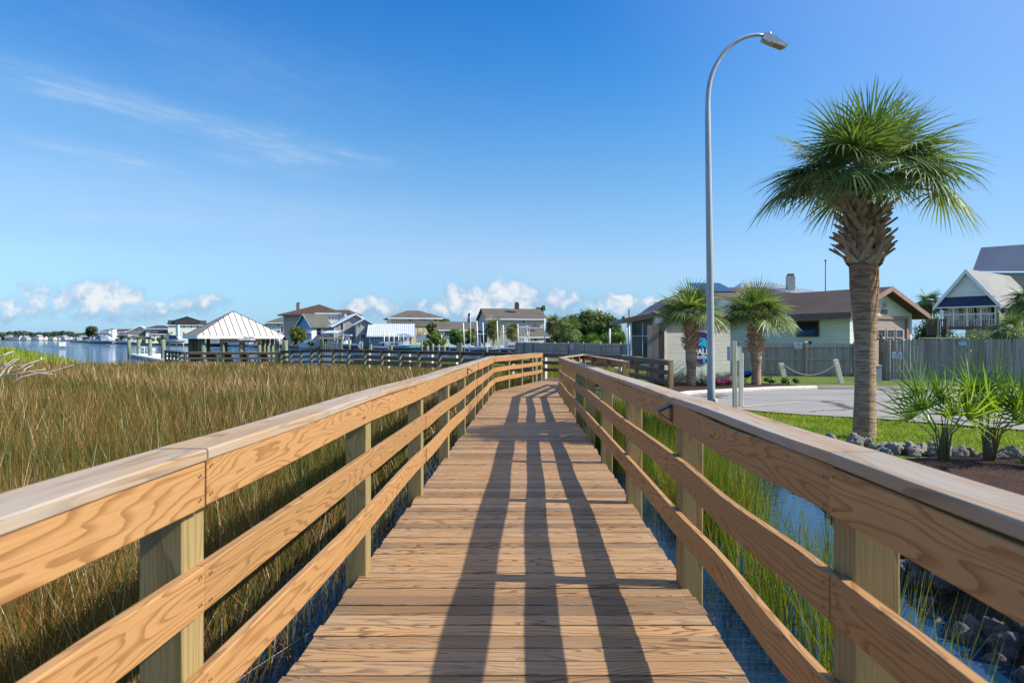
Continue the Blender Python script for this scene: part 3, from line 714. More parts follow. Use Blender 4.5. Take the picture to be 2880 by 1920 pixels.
n = len(x); vn = vnoise(x, y, .55) + .5 * vnoise(x, y, 1.7, 2)
h = np.clip(.82 + .13 * vn + N.normal(0, .15, n), .3, 1.3) * (0.72 + .28 * edge) * (1 - .26 * np.clip((y - 20) / 20, 0, 1))
h = np.where(N.random(n) < .05, h * 1.2, h)
lx = N.normal(-.03, .23, n) + .05 * vnoise(x, y, .9, 4); ly = N.normal(0, .23, n) + .05 * vnoise(x, y, 1.1, 7)
flat = N.random(n) < .05; h = np.where(flat, h * .45, h); lx = np.where(flat, lx * 3.2, lx); ly = np.where(flat, ly * 3.2, ly)
rn = np.clip(.42 + .27 * vn + N.normal(0, .27, n) - .28 * np.clip((7 - y) / 7, 0, 1) * np.clip((6 + x) / 6, 0, 1) + .06 * np.clip(y / 20, 0, 1), 0, 1)
w = np.maximum(.0044, .00078 * y) * N.uniform(.5, 1.5, n)
o = blades('marsh_grass', np.stack([x, y, np.full(n, -.02)], 1), h, w, np.stack([lx, ly], 1), rn, M['marsh'])
# yellow-green cordgrass point on the left and beyond the walk
CP = [(-33, 51.5), (-53, 76), (-93, 125), (-218, 265), (-330, 330), (-420, 330), (-200, 200), (-95, 100), (-78, 73), (-48, 65), (-75, 62), (-75, 46), (-38, 44.5)]
def cord(name, poly, n, x0, x1, y0, y1, power, hh, wk, m, label=None):
    x, y = region(n, x0, x1, y0, y1, poly, power); n = len(x); vn = vnoise(x, y, .13) + .5 * vnoise(x, y, .5, 3)
    h = np.clip(hh + .07 * vn + N.normal(0, .09, n), .2, 2); rn = np.clip(.5 + .25 * vn + N.normal(0, .18, n), 0, 1)
    return blades(name, np.stack([x, y, np.zeros(n)], 1), h, np.maximum(.005, wk * y) * N.uniform(.7, 1.4, n), N.normal(0, .12, (n, 2)), rn, m)
mb = MB(); mb.add([(a, b2, .04) for a, b2 in CP], [tuple(range(len(CP)))]); tag(mb.build('marsh_ground', M['lawn']), kind='structure')
cord('marsh_grass', CP, 130000, -300, -33, 44.5, 330, 2.6, .62, .0011, M['cordgrass'])
GP = [(1.3, 30.8), (4.5, 30), (6, 33), (2, 42), (-1, 50), (-9, 52), (-13, 46), (-6, 39.3)]
sheet('marsh_ground', GP, .05, M['mud'])
cord('marsh_grass', GP, 26000, -13, 6, 29, 52, 1, .75, .0006, M['reed'])
GP2 = [(-.9, 24.4), (.35, 29.9), (-6, 36), (-6, 31)]
cord('marsh_grass', GP2, 9000, -6, 1, 24, 36, 1, .55, .0006, M['reed'])
# reeds in the water on the right of the walk
RP = [(1.5, 2.2), (2.0, 2.6), (2.25, 5), (2.6, 8), (2.9, 11), (2.6, 13.5), (1.9, 15.5), (1.3, 19.5), (1.25, 12), (1.6, 8), (1.6, 5)]
x, y = region(52000, 1.1, 3.4, 1.6, 19.5, RP); n = len(x); vn = vnoise(x, y, 1.6, 1)
k = (vn + N.normal(0, .4, n)) > 0.08; k &= ~((y < 4.2) & (N.random(n) < .45)); x, y, vn = x[k], y[k], vn[k]; n = len(x)
h = np.clip(.80 + .12 * vn + N.normal(0, .13, n), .3, 1.3)
h = np.where(N.random(n) < .04, h * 1.25, h)
rn = np.clip(.38 + .15 * vn + N.normal(0, .24, n), 0, 1)
blades('reed_bed', np.stack([x, y, np.full(n, -.02)], 1), h, np.maximum(.0055, .0006 * y) * N.uniform(.7, 1.4, n), N.normal(0.03, .15, (n, 2)), rn, M['reed'])
# mown grass near the palm
M['turf'] = leafmat('turf blade', [(0.0, (0.10, 0.165, 0.012)), (0.6, (0.20, 0.26, 0.022)), (1.0, (0.36, 0.35, 0.07))], trans=0.35)
TP = [(1.6, 17.5), (2.6, 15), (4.2, 13.3), (4.9, 10.8), (8, 9.5), (12, 8.5), (14, 9), (11, 11), (9.1, 12.5), (6.9, 14.4), (4.5, 16.5), (3.8, 18.5), (2.6, 19.8)]
x, y = region(150000, 1.5, 14, 8.5, 20, TP); n = len(x)
z = np.array([hgt(a, b2) for a, b2 in zip(x, y)])
k = z > .08; x, y, z = x[k], y[k], z[k]; n = len(x)
vn = vnoise(x, y, 2.2)
blades('grass', np.stack([x, y, z], 1), N.uniform(.03, .075, n) + .012 * vn, np.maximum(.006, .0008 * y) * N.uniform(.7, 1.5, n), N.normal(0, .03, (n, 2)), np.clip(.5 + .25 * vn + N.normal(0, .2, n), 0, 1), M['turf'])
# ================================================================ palms, planting, street furniture on the right
M['palm'] = leafmat('palm frond', [(0.0, (0.05, 0.092, 0.025)), (0.5, (0.115, 0.17, 0.042)), (0.85, (0.24, 0.285, 0.10)), (1.0, (0.46, 0.42, 0.24))], trans=0.26, rough=0.45, spec=0.32)
M['palmyellow'] = leafmat('old palm frond', [(0.0, (0.05, 0.075, 0.02)), (0.5, (0.12, 0.135, 0.035)), (0.85, (0.24, 0.20, 0.08)), (1.0, (0.34, 0.26, 0.13))], trans=0.2, rough=0.45)
M['palmetto'] = leafmat('palmetto frond', [(0.0, (0.035, 0.08, 0.012)), (0.5, (0.09, 0.175, 0.016)), (1.0, (0.25, 0.33, 0.03))], trans=0.42, rough=0.35, spec=0.5)
M['stalk'] = mat('palm stalk', (0.17, 0.17, 0.06), (0.22, 0.17, 0.08), 6, 0.5)
M['boot'] = wood('palm leaf base', (0.46, 0.295, 0.175), (0.23, 0.12, 0.06), grey=(0.46, 0.37, 0.285), greyamt=0.7, K=6, contrast=0.6, knots=False, rough=0.8)
m, nt, b = newmat('palm bark'); o = ocoord(nt)
n1 = noise(nt, vmul(nt, o, (3, 3, 22)), 1.0, 6, 0.7, 0.4); n2 = noise(nt, vmul(nt, o, (40, 40, 7)), 1.0, 4, 0.7); so = nd(nt, 'ShaderNodeSeparateXYZ', {0: o}).outputs
up_ = smooth(nt, so[2], 1.6, 3.6)
c = mixc(nt, smooth(nt, n1, 0.35, 0.66), mixc(nt, up_, (0.62, 0.43, 0.28), (0.56, 0.30, 0.155)), mixc(nt, up_, (0.24, 0.16, 0.105), (0.19, 0.098, 0.05)))
c = mixc(nt, mth(nt, 'MULTIPLY', smooth(nt, n2, 0.5, 0.7), 0.5), c, (0.46, 0.36, 0.25))
setin(nt, b, 'Base Color', c); setin(nt, b, 'Roughness', 0.9); setin(nt, b, 'Specular IOR Level', 0.15)
bump(nt, b, mth(nt, 'ADD', n1, mth(nt, 'MULTIPLY', n2, 0.6)), 0.9, 0.05); M['bark'] = m

def palm(label, x, y, zb, ztop, prof, nf, pet, rad_, nboot, group, bz0, br, leaf='palm', e_lo=-42, nl=34, bl=.3, bw=.045, width=None, droop=.9, tilt=.8, bz1=None, stub=False, kind='palm_tree'):
    t = thing(kind, label, 'palm tree', (x, y, zb), group)
    mb = MB(); pts, rr = [], []
    H = ztop - zb
    for i in range(41):
        q = i / 40
        r = interp(q, prof) * (1 + R.uniform(-.012, .012)); pts.append((x + .02 * math.sin(q * 5), y, zb - .1 + (H + .1) * q)); rr.append(r)
    mb.tube(pts, rr, 22); mb.build('trunk', M['bark'], t)
    if nboot: boots((x, y), br[0], br[1], bz0, bz1 or ztop - .02, nboot, M['boot'], t, bl, bw)
    palm_crown('crown', (x, y, ztop - .05), nf, pet, rad_, M[leaf], t, 82, e_lo, nl, droop, width or .020 * rad_ + .004, M['stalk'], tilt=tilt)
    return t
SP = 'cabbage palms with trimmed trunks'
palm('tallest cabbage palm, with ringed trunk and criss-cross leaf bases, on the lawn', 5.80, 11.74, .38, 4.68,
     [(0, .205), (.05, .19), (.2, .172), (.38, .165), (.5, .20), (.62, .235), (.7, .235), (.74, .22), (1, .14)], 58, 1.02, 1.05, 90, SP, 3.36, (.25, .14), bl=.36, bw=.056, nl=34, droop=.6, e_lo=12, width=.021, tilt=.6, bz1=4.25)
palm('short cabbage palm in the mulch bed in front of the oval sign', 5.83, 24.3, .42, 2.84,
     [(0, .20), (.05, .17), (.3, .165), (.42, .2), (1, .14)], 40, .80, .93, 74, SP, 1.62, (.165, .11), e_lo=12, droop=.62, tilt=.55, bz1=2.62, nl=30, bl=.27)
palm('short cabbage palm in the mulch bed beside the blue grill', 8.30, 24.75, .42, 2.84,
     [(0, .20), (.05, .17), (.3, .16), (.42, .2), (1, .14)], 40, .80, .93, 74, SP, 1.55, (.17, .11), e_lo=12, droop=.62, tilt=.55, bz1=2.62, nl=30, bl=.27)

# palmetto clumps by the rocks
def palmetto(label, x, y, zb, n, hs, rad_, seed):
    R.seed(seed)
    t = thing('palmetto', label, 'palmetto', (x, y, zb), 'palmettos by the rocks')
    V_, T_, Rn = [], [], []; st = MB(); so = MB()
    for i in range(n):
        az = R.uniform(0, 2 * PI); el = rad(R.uniform(46, 88)); L = R.uniform(*hs)
        d = V(math.cos(el) * math.cos(az), math.cos(el) * math.sin(az), math.sin(el)); p0 = V(x + .05 * math.cos(az), y + .05 * math.sin(az), zb)
        p1 = p0 + V(0, 0, L * .4) + d * L * .2; p2 = p0 + V(0, 0, L * .25) + d * L * .78
        st.tube([p0, p1, p2], [.011, .009, .006], 5)
        ax = ((p2 - p1).normalized() + V(0, 0, .5)).normalized(); sd = ax.cross(V(R.uniform(-1, 1), R.uniform(-1, 1), .15)).normalized(); up = sd.cross(ax).normalized()
        fan_leaf(V_, T_, Rn, p2, ax, sd, up, rad_ * R.uniform(.8, 1.15), 14, .14, .0165, R.uniform(.0, .95), 1.5, .3, 4)
    so.tube([(x, y, zb - .1), (x, y + .01, zb + .3), (x + .01, y, zb + .52)], [.07, .06, .035], 10)
    so.build('stem', M['brownpile'], t); st.build('leaf_stalk', M['stalk'], t)
    npmesh('fan_leaves', [tuple(v) for v in V_], T_, Rn, M['palmetto'], t)
palmetto('bushy green palmetto with a stubby stem between rocks and lawn', 5.75, 9.4, .36, 12, (.62, 1.0), .62, 11)
palmetto('bright yellow-green palmetto with many upright fans by the mulch', 6.32, 9.35, .36, 13, (.62, 1.08), .64, 23)
palmetto('palmetto half cut off by the right edge of the photo', 7.05, 9.1, .36, 10, (.5, .95), .6, 5)
R.seed(99)

# rocks: four shapes copied along the lawn edge and the waterline
def rock_mesh(seed, m):
    import bmesh
    from mathutils import noise as mn
    bm = bmesh.new(); bmesh.ops.create_icosphere(bm, subdivisions=4, radius=1)
    for v in bm.verts:
        p = v.co.copy(); f = 1 + .42 * mn.noise(p * 1.1 + V(seed * 7, 0, 0)) + .20 * mn.noise(p * 3.1 + V(0, seed * 5, 0)) + .10 * mn.noise(p * 7.5 + V(0, 0, seed)) + .05 * mn.noise(p * 17)
        v.co = p * f
    me = bpy.data.meshes.new('rock'); bm.to_mesh(me); bm.free()
    me.polygons.foreach_set('use_smooth', [True] * len(me.polygons)); me.materials.append(m); return me
RM = [rock_mesh(i + 1, M['rock']) for i in range(4)]; RW = [rock_mesh(i + 11, M['wetrock']) for i in range(4)]
def rock(me, x, y, z, s, label, group):
    o = bpy.data.objects.new('rock', me); COL.objects.link(o); o.location = (x, y, z); o.rotation_euler = (R.uniform(0, 6), R.uniform(0, 6), R.uniform(0, 6))
    o.scale = (s * R.uniform(.9, 1.4), s * R.uniform(.8, 1.2), s * R.uniform(.6, .85)); tag(o, label, 'rock', group)
edge = [(4.35, 11.7), (5.0, 10.95), (5.55, 10.25), (6.1, 9.95), (6.8, 9.75), (7.8, 9.4)]
for i in range(48):
    t = i / 47 * (len(edge) - 1); k = min(int(t), len(edge) - 2); q = t - k
    x = edge[k][0] + (edge[k + 1][0] - edge[k][0]) * q + R.uniform(-.18, .18); y = edge[k][1] + (edge[k + 1][1] - edge[k][1]) * q + R.uniform(-.3, .22)
    s = R.uniform(.07, .155); rock(R.choice(RM), x, y, hgt(x, y) + s * .35, s, 'rough grey pitted rock in the row edging the lawn', 'rocks edging the lawn')
for i in range(210):
    y = R.uniform(3.4, 8.2) if i < 150 else R.uniform(8, 12.8); sx = interp(y, SH); x = sx + R.uniform(-.16, .75); s = R.uniform(.05, .125)
    rock(R.choice(RW), x, y, hgt(x, y) + s * .3, s, 'dark wet rock on the bank at the waterline', 'rocks along the waterline')

# flowers and shrubs
M['shrub'] = leafmat('shrub leaf', [(0.0, (0.025, 0.06, 0.012)), (0.5, (0.075, 0.145, 0.022)), (1.0, (0.19, 0.26, 0.05))], trans=0.25, rough=0.4)
M['oak'] = leafmat('live oak leaf', [(0.0, (0.025, 0.05, 0.010)), (0.5, (0.08, 0.115, 0.02)), (0.85, (0.18, 0.19, 0.035)), (1.0, (0.30, 0.26, 0.06))], trans=0.22, rough=0.5)
M['yellowshrub'] = leafmat('yellow-green leaf', [(0.0, (0.07, 0.10, 0.015)), (0.6, (0.17, 0.20, 0.03)), (1.0, (0.30, 0.28, 0.06))], trans=0.3)
M['pine'] = leafmat('pine needles', [(0.0, (0.02, 0.04, 0.018)), (0.6, (0.05, 0.075, 0.025)), (1.0, (0.10, 0.11, 0.04))], trans=0.15)
M['petalw'] = leafmat('white petal', [(0, (0.75, 0.75, 0.68)), (1, (0.85, 0.85, 0.80))], trans=0.3)
M['petalp'] = leafmat('pink petal', [(0, (0.55, 0.03, 0.22)), (0.5, (0.75, 0.08, 0.30)), (1.0, (0.80, 0.30, 0.45))], trans=0.3, tcol=(1, 1, 1))
M['trunk'] = mat('tree bark', (0.13, 0.10, 0.075), (0.08, 0.06, 0.045), 6, 0.9, 0.5, (1, 1, .3))
def shrub(name, label, x, y, z, rx, ry, rz, n, size, m, cat='shrub', group=None, k=9, flower=None, fn=0, fs=.03, sp=True):
    t = thing(name, label, cat, (x, y, z), group)
    r = min(rx, rz); cl = scatter_clumps(x, y, z + rz, max(.02, rx - r * .45), max(.02, ry - r * .45), rz * .45, k, r * .45, r * .72)
    crown('foliage', cl, n, size, M[m], t)
    st = MB()
    for i in range(4): st.tube([(x, y, z - .05), (x + R.uniform(-.4, .4) * rx, y + R.uniform(-.4, .4) * ry, z + rz * 1.1)], [.03 * rz + .01, .008], 5)
    st.build('stem', M['trunk'], t)
    if flower:
        cl2 = [(a, b_ - .04, c + .02, r_ * 1.06) for a, b_, c, r_ in cl]
        crown('blossom', cl2, fn, fs, M[flower], t)
    return t
FB = 'flowers in the mulch bed'
shrub('flower_plant', 'white flowering plant at the foot of the palm by the oval sign', 6.28, 24.5, .42, .30, .22, .17, 900, .035, 'shrub', 'flowers', FB, 7, 'petalw', 420, .03)
shrub('flower_plant', 'magenta flowering plant in front of the lamp-side wall', 7.20, 24.3, .42, .30, .22, .17, 700, .035, 'shrub', 'flowers', FB, 7, 'petalp', 520, .03)
shrub('flower_plant', 'salmon pink flowering plant nearest the lamp post', 6.78, 24.1, .42, .24, .20, .16, 500, .035, 'shrub', 'flowers', FB, 6, 'petalp', 380, .028)
shrub('flower_plant', 'white flowering bush seen between the new boardwalk posts', 2.15, 20.6, .08, .26, .26, .24, 900, .035, 'shrub', 'flowers', None, 7, 'petalw', 420, .032)
shrub('flower_plant', 'purple-pink flowers in the mulch by the right edge', 6.55, 8.7, .38, .22, .2, .16, 420, .03, 'shrub', 'flowers', None, 6, 'petalp', 70, .03)
shrub('shrub', 'round dark green shrub at the end post of the ramp railing', 4.72, 23.9, .35, .30, .28, .22, 1500, .035, 'shrub', 'shrub', None, 8)
shrub('shrub', 'smaller clipped shrub next to the palm by the grill', 8.88, 24.9, .42, .26, .24, .18, 1300, .034, 'shrub', 'shrub', 'clipped shrubs in the mulch bed', 7)
shrub('shrub', 'wider clipped shrub at the end of the kerb', 9.50, 24.8, .42, .42, .3, .19, 2000, .034, 'shrub', 'shrub', 'clipped shrubs in the mulch bed', 10)

# lamp post
lx, ly = 3.79, 14.0
t = thing('lamp_post', 'tall galvanised lamp post with a curved arm by the parking lot', 'lamp post', (lx, ly, .4))
pts = [(2002, 1190), (2000, 1090), (1996.5, 760), (1992.5, 480), (1990.6, 330), (1990.8, 290), (1992.5, 255), (1997, 228), (2003.5, 206), (2012, 186), (2022, 169), (2033, 153), (2046, 138), (2060, 125), (2076, 114.5), (2093, 106.5), (2111, 101), (2130, 98.5), (2152, 100.5)]
mb = MB(); P3 = [(XX(a, ly), ly, ZZ(b_, ly)) for a, b_ in pts]
mb.tube(P3, [interp(i, [(0, .083), (1, .08), (3, .062), (5, .05), (18, .034)]) for i in range(len(P3))], 18); mb.build('pole', M['galv'], t)
hx, hz = XX(2148, ly), ZZ(104, ly)
T = Matrix.Translation((hx, ly, hz)) @ Matrix.Rotation(rad(19), 4, 'Y')
mb = MB()
prof = [(-.02, -.075), (.10, -.10), (.46, -.085), (.505, -.05), (.50, -.015), (.25, .045), (.06, .07), (-.02, .05)]
mb.prism([(a, -.085, c) for a, c in prof[:]], (0, .17, 0), 0, T)
mb.bx(.17, .45, -.10, .10, -.098, -.07, T); mb.build('lamp_head', M['galv'], t)
mb = MB(); mb.bx(.24, .44, -.085, .085, -.102, -.0985, T); mb.build('lens', mat('lamp lens', (.35, .28, .12), None, 30, .3), t)
mb = MB(); mb.tube([T @ V(.10, 0, .05), T @ V(.10, 0, .13)], [.03, .03], 12); mb.build('photocell', M['galv'], t)
mb = MB(); mb.tube([(lx + .055, ly - .062, .72), (lx + .055, ly - .062, .88)], [.042, .042], 12); mb.build('hand_hole_cover', M['galv'], t)

# sign posts seen from behind
t = thing('sign_post', 'square pale timber post carrying a small white sign seen from behind', 'sign post', (4.58, 15, .4))
mb = MB(); mb.board((4.58, 15, .2), (4.55, 15, 2.06), (1, 0, 0), .09, .09, c=.006); mb.build('post', M['palewood'], t)
mb = MB(); mb.bx(4.415, 4.735, 15.056, 15.062, 1.62, 1.935); mb.build('sign_panel', mat('sign back', (.52, .56, .60), None, 2, .45), t)
t = thing('sign_post', 'second timber post just behind the small white sign', 'sign post', (5.3, 16.9, .4))
mb = MB(); mb.board((5.3, 16.9, .2), (5.3, 16.9, 1.75), (1, 0, 0), .10, .10, c=.006); mb.build('post', M['palewood'], t)

# Palm Suites building with the oval sign
M['clap'] = siding('pale yellow clapboard', (0.84, 0.79, 0.62), .155, .22, dirt=(.36, .02, (0.10, 0.095, 0.08)))
M['shg_brown'] = shingle('brown shingles', (0.062, 0.043, 0.035), (0.10, 0.075, 0.062))
M['shg_tan'] = shingle('tan shingles', (0.15, 0.115, 0.075), (0.10, 0.076, 0.05))
M['trimw'] = mat('pale trim', (.60, .66, .64), None, 3, .5)
th = rad(14); cx, cy = XX(1873, 26.2), 26.2
T = Matrix.Translation((cx, cy, 0)) @ Matrix.Rotation(th, 4, 'Z')
t = thing('sign_building', 'low pale yellow clapboard building with the oval palm sign', 'building', (cx, cy, .35))
mb = MB(); mb.bx(0, 2.75, 0, .9, .2, 2.95, T); mb.build('wall', M['clap'], t)
mb = MB(); mb.prism([(-.1, -.2, 2.955), (-.1, 1.1, 3.2), (-.1, 1.1, 3.1), (-.1, -.2, 2.855)], (2.95, 0, 0), 0, T); mb.build('roof', M['shg_tan'], t)
mb = MB(); mb.bx(-.10, -.002, -.03, .08, .2, 2.9, T); mb.build('corner_trim', M['trimw'], t)
ts = thing('oval_sign', 'oval navy sign with a turquoise palm reading PALM SUITES', 'sign', T @ V(1.47, -.02, 1.75))
def disc(name, rx, rz, y0, y1, m, cx_=1.52, cz_=1.745):
    mb = MB(); mb.prism([(cx_ + rx * math.cos(a), y0, cz_ + rz * math.sin(a)) for a in [2 * PI * i / 48 for i in range(48)]], (0, y1 - y0, 0), 0, T); return mb.build(name, m, ts)
disc('rim', .445, .655, -.010, -.035, mat('sign pink rim', (.62, .36, .42), None, 2, .4)); disc('panel', .42, .63, -.0352, -.040, mat('sign navy', (.022, .022, .14), (.04, .02, .16), 1, .35))
tq = mat('sign turquoise', (.015, .30, .55), (.02, .42, .60), 2, .4)
mb = MB()
for k, a in enumerate((80, 55, 100, 30, 140, 5, 172, -28, 205, 70, 118)):
    a = rad(a); L = .30 * (1 if abs(math.sin(a)) > .3 else .85); c0 = V(1.50, -.0405, 1.93)
    d = V(math.cos(a), 0, math.sin(a)); n_ = V(-d.z, 0, d.x); q = [c0 - n_ * .012, c0 + d * L * .35 - n_ * .055, c0 + d * L * .75 - n_ * .04 - V(0, 0, .03), c0 + d * L - V(0, 0, .07), c0 + d * L * .75 + n_ * .02, c0 + d * L * .35 + n_ * .05, c0 + n_ * .012]
    mb.prism([p + V(0, -.0003 * k, 0) for p in q], (0, -.002, 0), 0, T)
mb.prism([(1.48, -.0405, 1.93), (1.52, -.0405, 1.93), (1.56, -.0405, 1.6), (1.66, -.0405, 1.17), (1.56, -.0405, 1.15), (1.50, -.0405, 1.5)], (0, -.0014, 0), 0, T)
mb.build('palm_emblem', tq, ts)
text('PALM', .30, T @ V(1.52, -.046, 1.60), th, M['white'], ts, ext=.002, bold=.008)
text('SUITES', .165, T @ V(1.52, -.046, 1.385), th, M['white'], ts, ext=.002, bold=.004)

# tall board screen beside it
t = thing('board_screen', 'tall screen of three wide weathered boards beside the yellow building', 'screen', (4.9, 25.9, .3))
x0 = 4.56
for i, (w, hh, m_) in enumerate(((.19, 2.62, 'greypicket'), (.23, 2.70, 'greypicket'), (.24, 2.70, 'oldwood'))):
    mb = MB(); mb.board((x0 + w / 2, 25.9, .2), (x0 + w / 2, 25.9, hh), (1, 0, 0), w - .012, .03); mb.build('board', M[m_], t); x0 += w
mb = MB(); mb.bx(5.12, 5.21, 25.8, 25.88, 2.36, 2.5); mb.build('wall_light', mat('rusty lamp', (.30, .14, .09), None, 5, .6), t)

# grill
t = thing('grill', 'small charcoal grill with a blue lid on folding legs', 'grill', (7.95, 25.0, .4))
def dome(x, y, z, rx, ry, rz, mname, lower=False):
    mb = MB(); vs, fs = [], []; n, k = 20, 6
    for i in range(k + 1):
        a = PI / 2 * i / k
        for j in range(n):
            b_ = 2 * PI * j / n; cc = math.copysign(abs(math.cos(b_)) ** .6, math.cos(b_)); ss = math.copysign(abs(math.sin(b_)) ** .6, math.sin(b_))
            vs.append((x + rx * math.cos(a) ** .7 * cc, y + ry * math.cos(a) ** .7 * ss, z + (-1 if lower else 1) * rz * math.sin(a)))
    for i in range(k):
        for j in range(n): fs.append((i * n + j, i * n + (j + 1) % n, (i + 1) * n + (j + 1) % n, (i + 1) * n + j))
    mb.add(vs, fs, sm=True); return mb.build('lid' if not lower else 'bowl', mname, t)
dome(7.95, 25, .82, .27, .17, .17, mat('blue enamel', (.01, .10, .50), None, 2, .2)); dome(7.95, 25, .81, .26, .16, .13, M['black'], True)
mb = MB()
for y in (24.9, 25.1):
    mb.tube([(7.76, y, .40), (8.08, y, .70)], .011, 6); mb.tube([(8.14, y, .40), (7.82, y, .70)], .011, 6)
mb.build('folding_legs', M['black'], t)
mb = MB(); mb.tube([(7.87, 24.82, .93), (7.87, 24.79, .95), (8.03, 24.79, .95), (8.03, 24.82, .93)], .008, 6); mb.build('handle', M['white'], t)

# chain barrier on leaning posts
bp = [((9.92, 26.2, .35), (9.75, 26.2, 1.17), 'leaning pale post at the left end of the sagging chain'), ((12.25, 26.6, .35), (12.02, 26.6, 1.30), 'leaning pale post at the right end of the sagging chain')]
for a, b_, lb in bp:
    mb = MB(); mb.board(a, b_, (1, 0, 0), .16, .14, c=.008); o = mb.build('barrier_post', M['palewood'], None); tag(o, lb, 'post', 'posts of the chain barrier')
mb = MB(); pts = []
for i in range(25):
    q = i / 24; pts.append((9.86 + 2.2 * q, 26.12 + .4 * q, 1.10 + .08 * q - 1.7 * q * (1 - q)))
mb.tube(pts, .013, 6); tag(mb.build('chain', M['rope']), 'pale chain sagging between two leaning posts', 'chain')

# fences
def fence(label, A, B, zb, h, posts, rails=(.25, .9, 1.35), pw=.14, gap=.012, front=True, cap='flat', ztop1=None, group=None, side=-1):
    A, B = V(*A, 0), V(*B, 0); d = B - A; L = d.length; d.normalize(); n = V(d.y, -d.x, 0) * (1 if front else -1)   # n: towards the viewer
    t = thing('fence', label, 'fence', (A.x, A.y, zb), group)
    mb = MB(); s = 0
    while s < L - .02:
        p = A + d * (s + pw / 2); q = s / L; hh = h + (ztop1 - h) * q if ztop1 else h; hh += R.uniform(-.012, .012); w = pw - gap * R.uniform(.3, 1.7); j = R.uniform(-.006, .006)
        a = p + V(0, 0, zb + R.uniform(.03, .07)); hw = w / 2; pr_ = [(-hw, 0), (hw, 0), (hw, hh - .05), (hw - .035, hh), (-hw + .035, hh), (-hw, hh - .05)]
        off = R.random() * 50; lean = R.uniform(-.006, .006)
        vs = [a + d * (u + lean * z) + V(0, 0, z) + n * (.009 + j) for u, z in pr_] + [a + d * (u + lean * z) + V(0, 0, z) - n * (.009 - j) for u, z in pr_]
        mb.add(vs, [(0, 1, 2, 3, 4, 5), (6, 11, 10, 9, 8, 7)] + [(i, 6 + i, 6 + (i + 1) % 6, (i + 1) % 6) for i in range(6)], 0, [(z + off, u + off, 0) for u, z in pr_] * 2)
        s += pw
    mb.build('picket_panel', M['greypicket'], t)
    for rz in rails:
        mb = MB(); o_ = n * (.035 if side < 0 else -.035)
        mb.board(A + o_ + V(0, 0, zb + rz), B + o_ + V(0, 0, zb + rz), (0, 0, 1), .09, .04); mb.build('rail', M['greypicket'], t)
    for s in posts:
        p = A + d * s + n * (.10 if side < 0 else -.10); q = s / L; hh = (h + (ztop1 - h) * q if ztop1 else h)
        mb = MB(); mb.board((p.x, p.y, zb - .1), (p.x, p.y, zb + hh + .07), d, .10, .10); po = mb.build('post', M['greypicket'], t)
        mb = MB(); mb.board((p.x, p.y, zb + hh + .07), (p.x, p.y, zb + hh + .105), d, .135, .135, c=.01)
        vs = [(p.x + a * .055, p.y + b_ * .055, zb + hh + .1055) for a, b_ in ((-1, -1), (1, -1), (1, 1), (-1, 1))] + [(p.x, p.y, zb + hh + .16)]
        mb.add(vs, [(0, 1, 4), (1, 2, 4), (2, 3, 4), (3, 0, 4), (3, 2, 1, 0)]); mb.build('post_cap', M['palewood'], po)
    return t
fence('grey picket fence with square caps behind the parking lot and the chain', (8.55, 32), (15.3, 31.0), .33, 1.52, [.2, 2.35, 4.3, 6.4], rails=(.2, .85, 1.42))
fence('taller plain board fence running off to the right edge', (14.85, 28.7), (20.6, 26.3), .33, 1.70, [.1], rails=(), ztop1=1.76, pw=.125, gap=.014)
fence('distant grey picket fence behind the dark boardwalk rails', (-1.2, 75), (9.2, 47), .25, 1.45, [.2, 2.7, 5.4, 8.3, 11.3, 14.4, 17.6, 20.9, 24.3, 27.6], rails=(.2, .8, 1.33), pw=.15)
mb = MB(); mb.bx(14.75, 14.87, 28.5, 28.62, .2, 2.15); o = mb.build('gate_post', M['oldwood']); tag(o, 'dark gate post with a pointed finial where the taller fence starts', 'post')
mb = MB(); mb.tube([(14.81, 28.56, 2.15), (14.81, 28.56, 2.2), (14.81, 28.56, 2.26), (14.81, 28.56, 2.36)], [.03, .06, .05, .005], 10); mb.build('finial', M['oldwood'], o)
# fence notices
M['ink'] = mat('navy ink', (.02, .04, .12), None, 3, .5); M['redink'] = mat('red ink', (.50, .03, .05), None, 3, .5); M['notice'] = mat('white notice board', (.66, .70, .78), None, 2, .4)
def notice(label, x, y, z, w, h, th, arrow, lines=('NO PARKING', 'THESE SPACES'), tilt=0):
    T = Matrix.Translation((x, y, z)) @ Matrix.Rotation(th, 4, 'Z') @ Matrix.Rotation(rad(tilt), 4, 'Y')
    t = thing('notice_board', label, 'sign', (x, y, z), 'no parking notices')
    mb = MB(); mb.bx(-w / 2, w / 2, -.004, .004, -h / 2, h / 2, T); mb.build('panel', M['notice'], t)
    text(lines[0], w * .145, T @ V(0, -.007, h * .10), th, M['ink'], t, bold=.001); text(lines[1], w * .13, T @ V(0, -.007, -h * .33), th, M['ink'], t, bold=.001)
    mb = MB(); mb.prism([(w * .09 * math.cos(a), -.005, h * .34 + w * .085 * math.sin(a)) for a in [2 * PI * i / 14 for i in range(14)]], (0, -.002, 0), 0, T); mb.build('emblem', M['ink'], t)
    s = arrow; mb = MB()
    mb.prism([(-s * w * .36, -.005, -h * .09), (-s * w * .36, -.005, -h * .125), (s * w * .2, -.005, -h * .125), (s * w * .2, -.005, -h * .165), (s * w * .38, -.005, -h * .107), (s * w * .2, -.005, -h * .05), (s * w * .2, -.005, -h * .09)], (0, -.002, 0), 0, T)
    mb.build('arrow', M['redink'], t)
notice('no parking notice with an arrow pointing left, on the fence behind the chain', 12.41, 31.22, 1.79, .33, .27, rad(-8.4), -1)
notice('tilted no parking notice with a right arrow, on the taller fence', 14.88 + .52, 28.40, 1.42, .38, .28, rad(-22.6), 1, tilt=2)
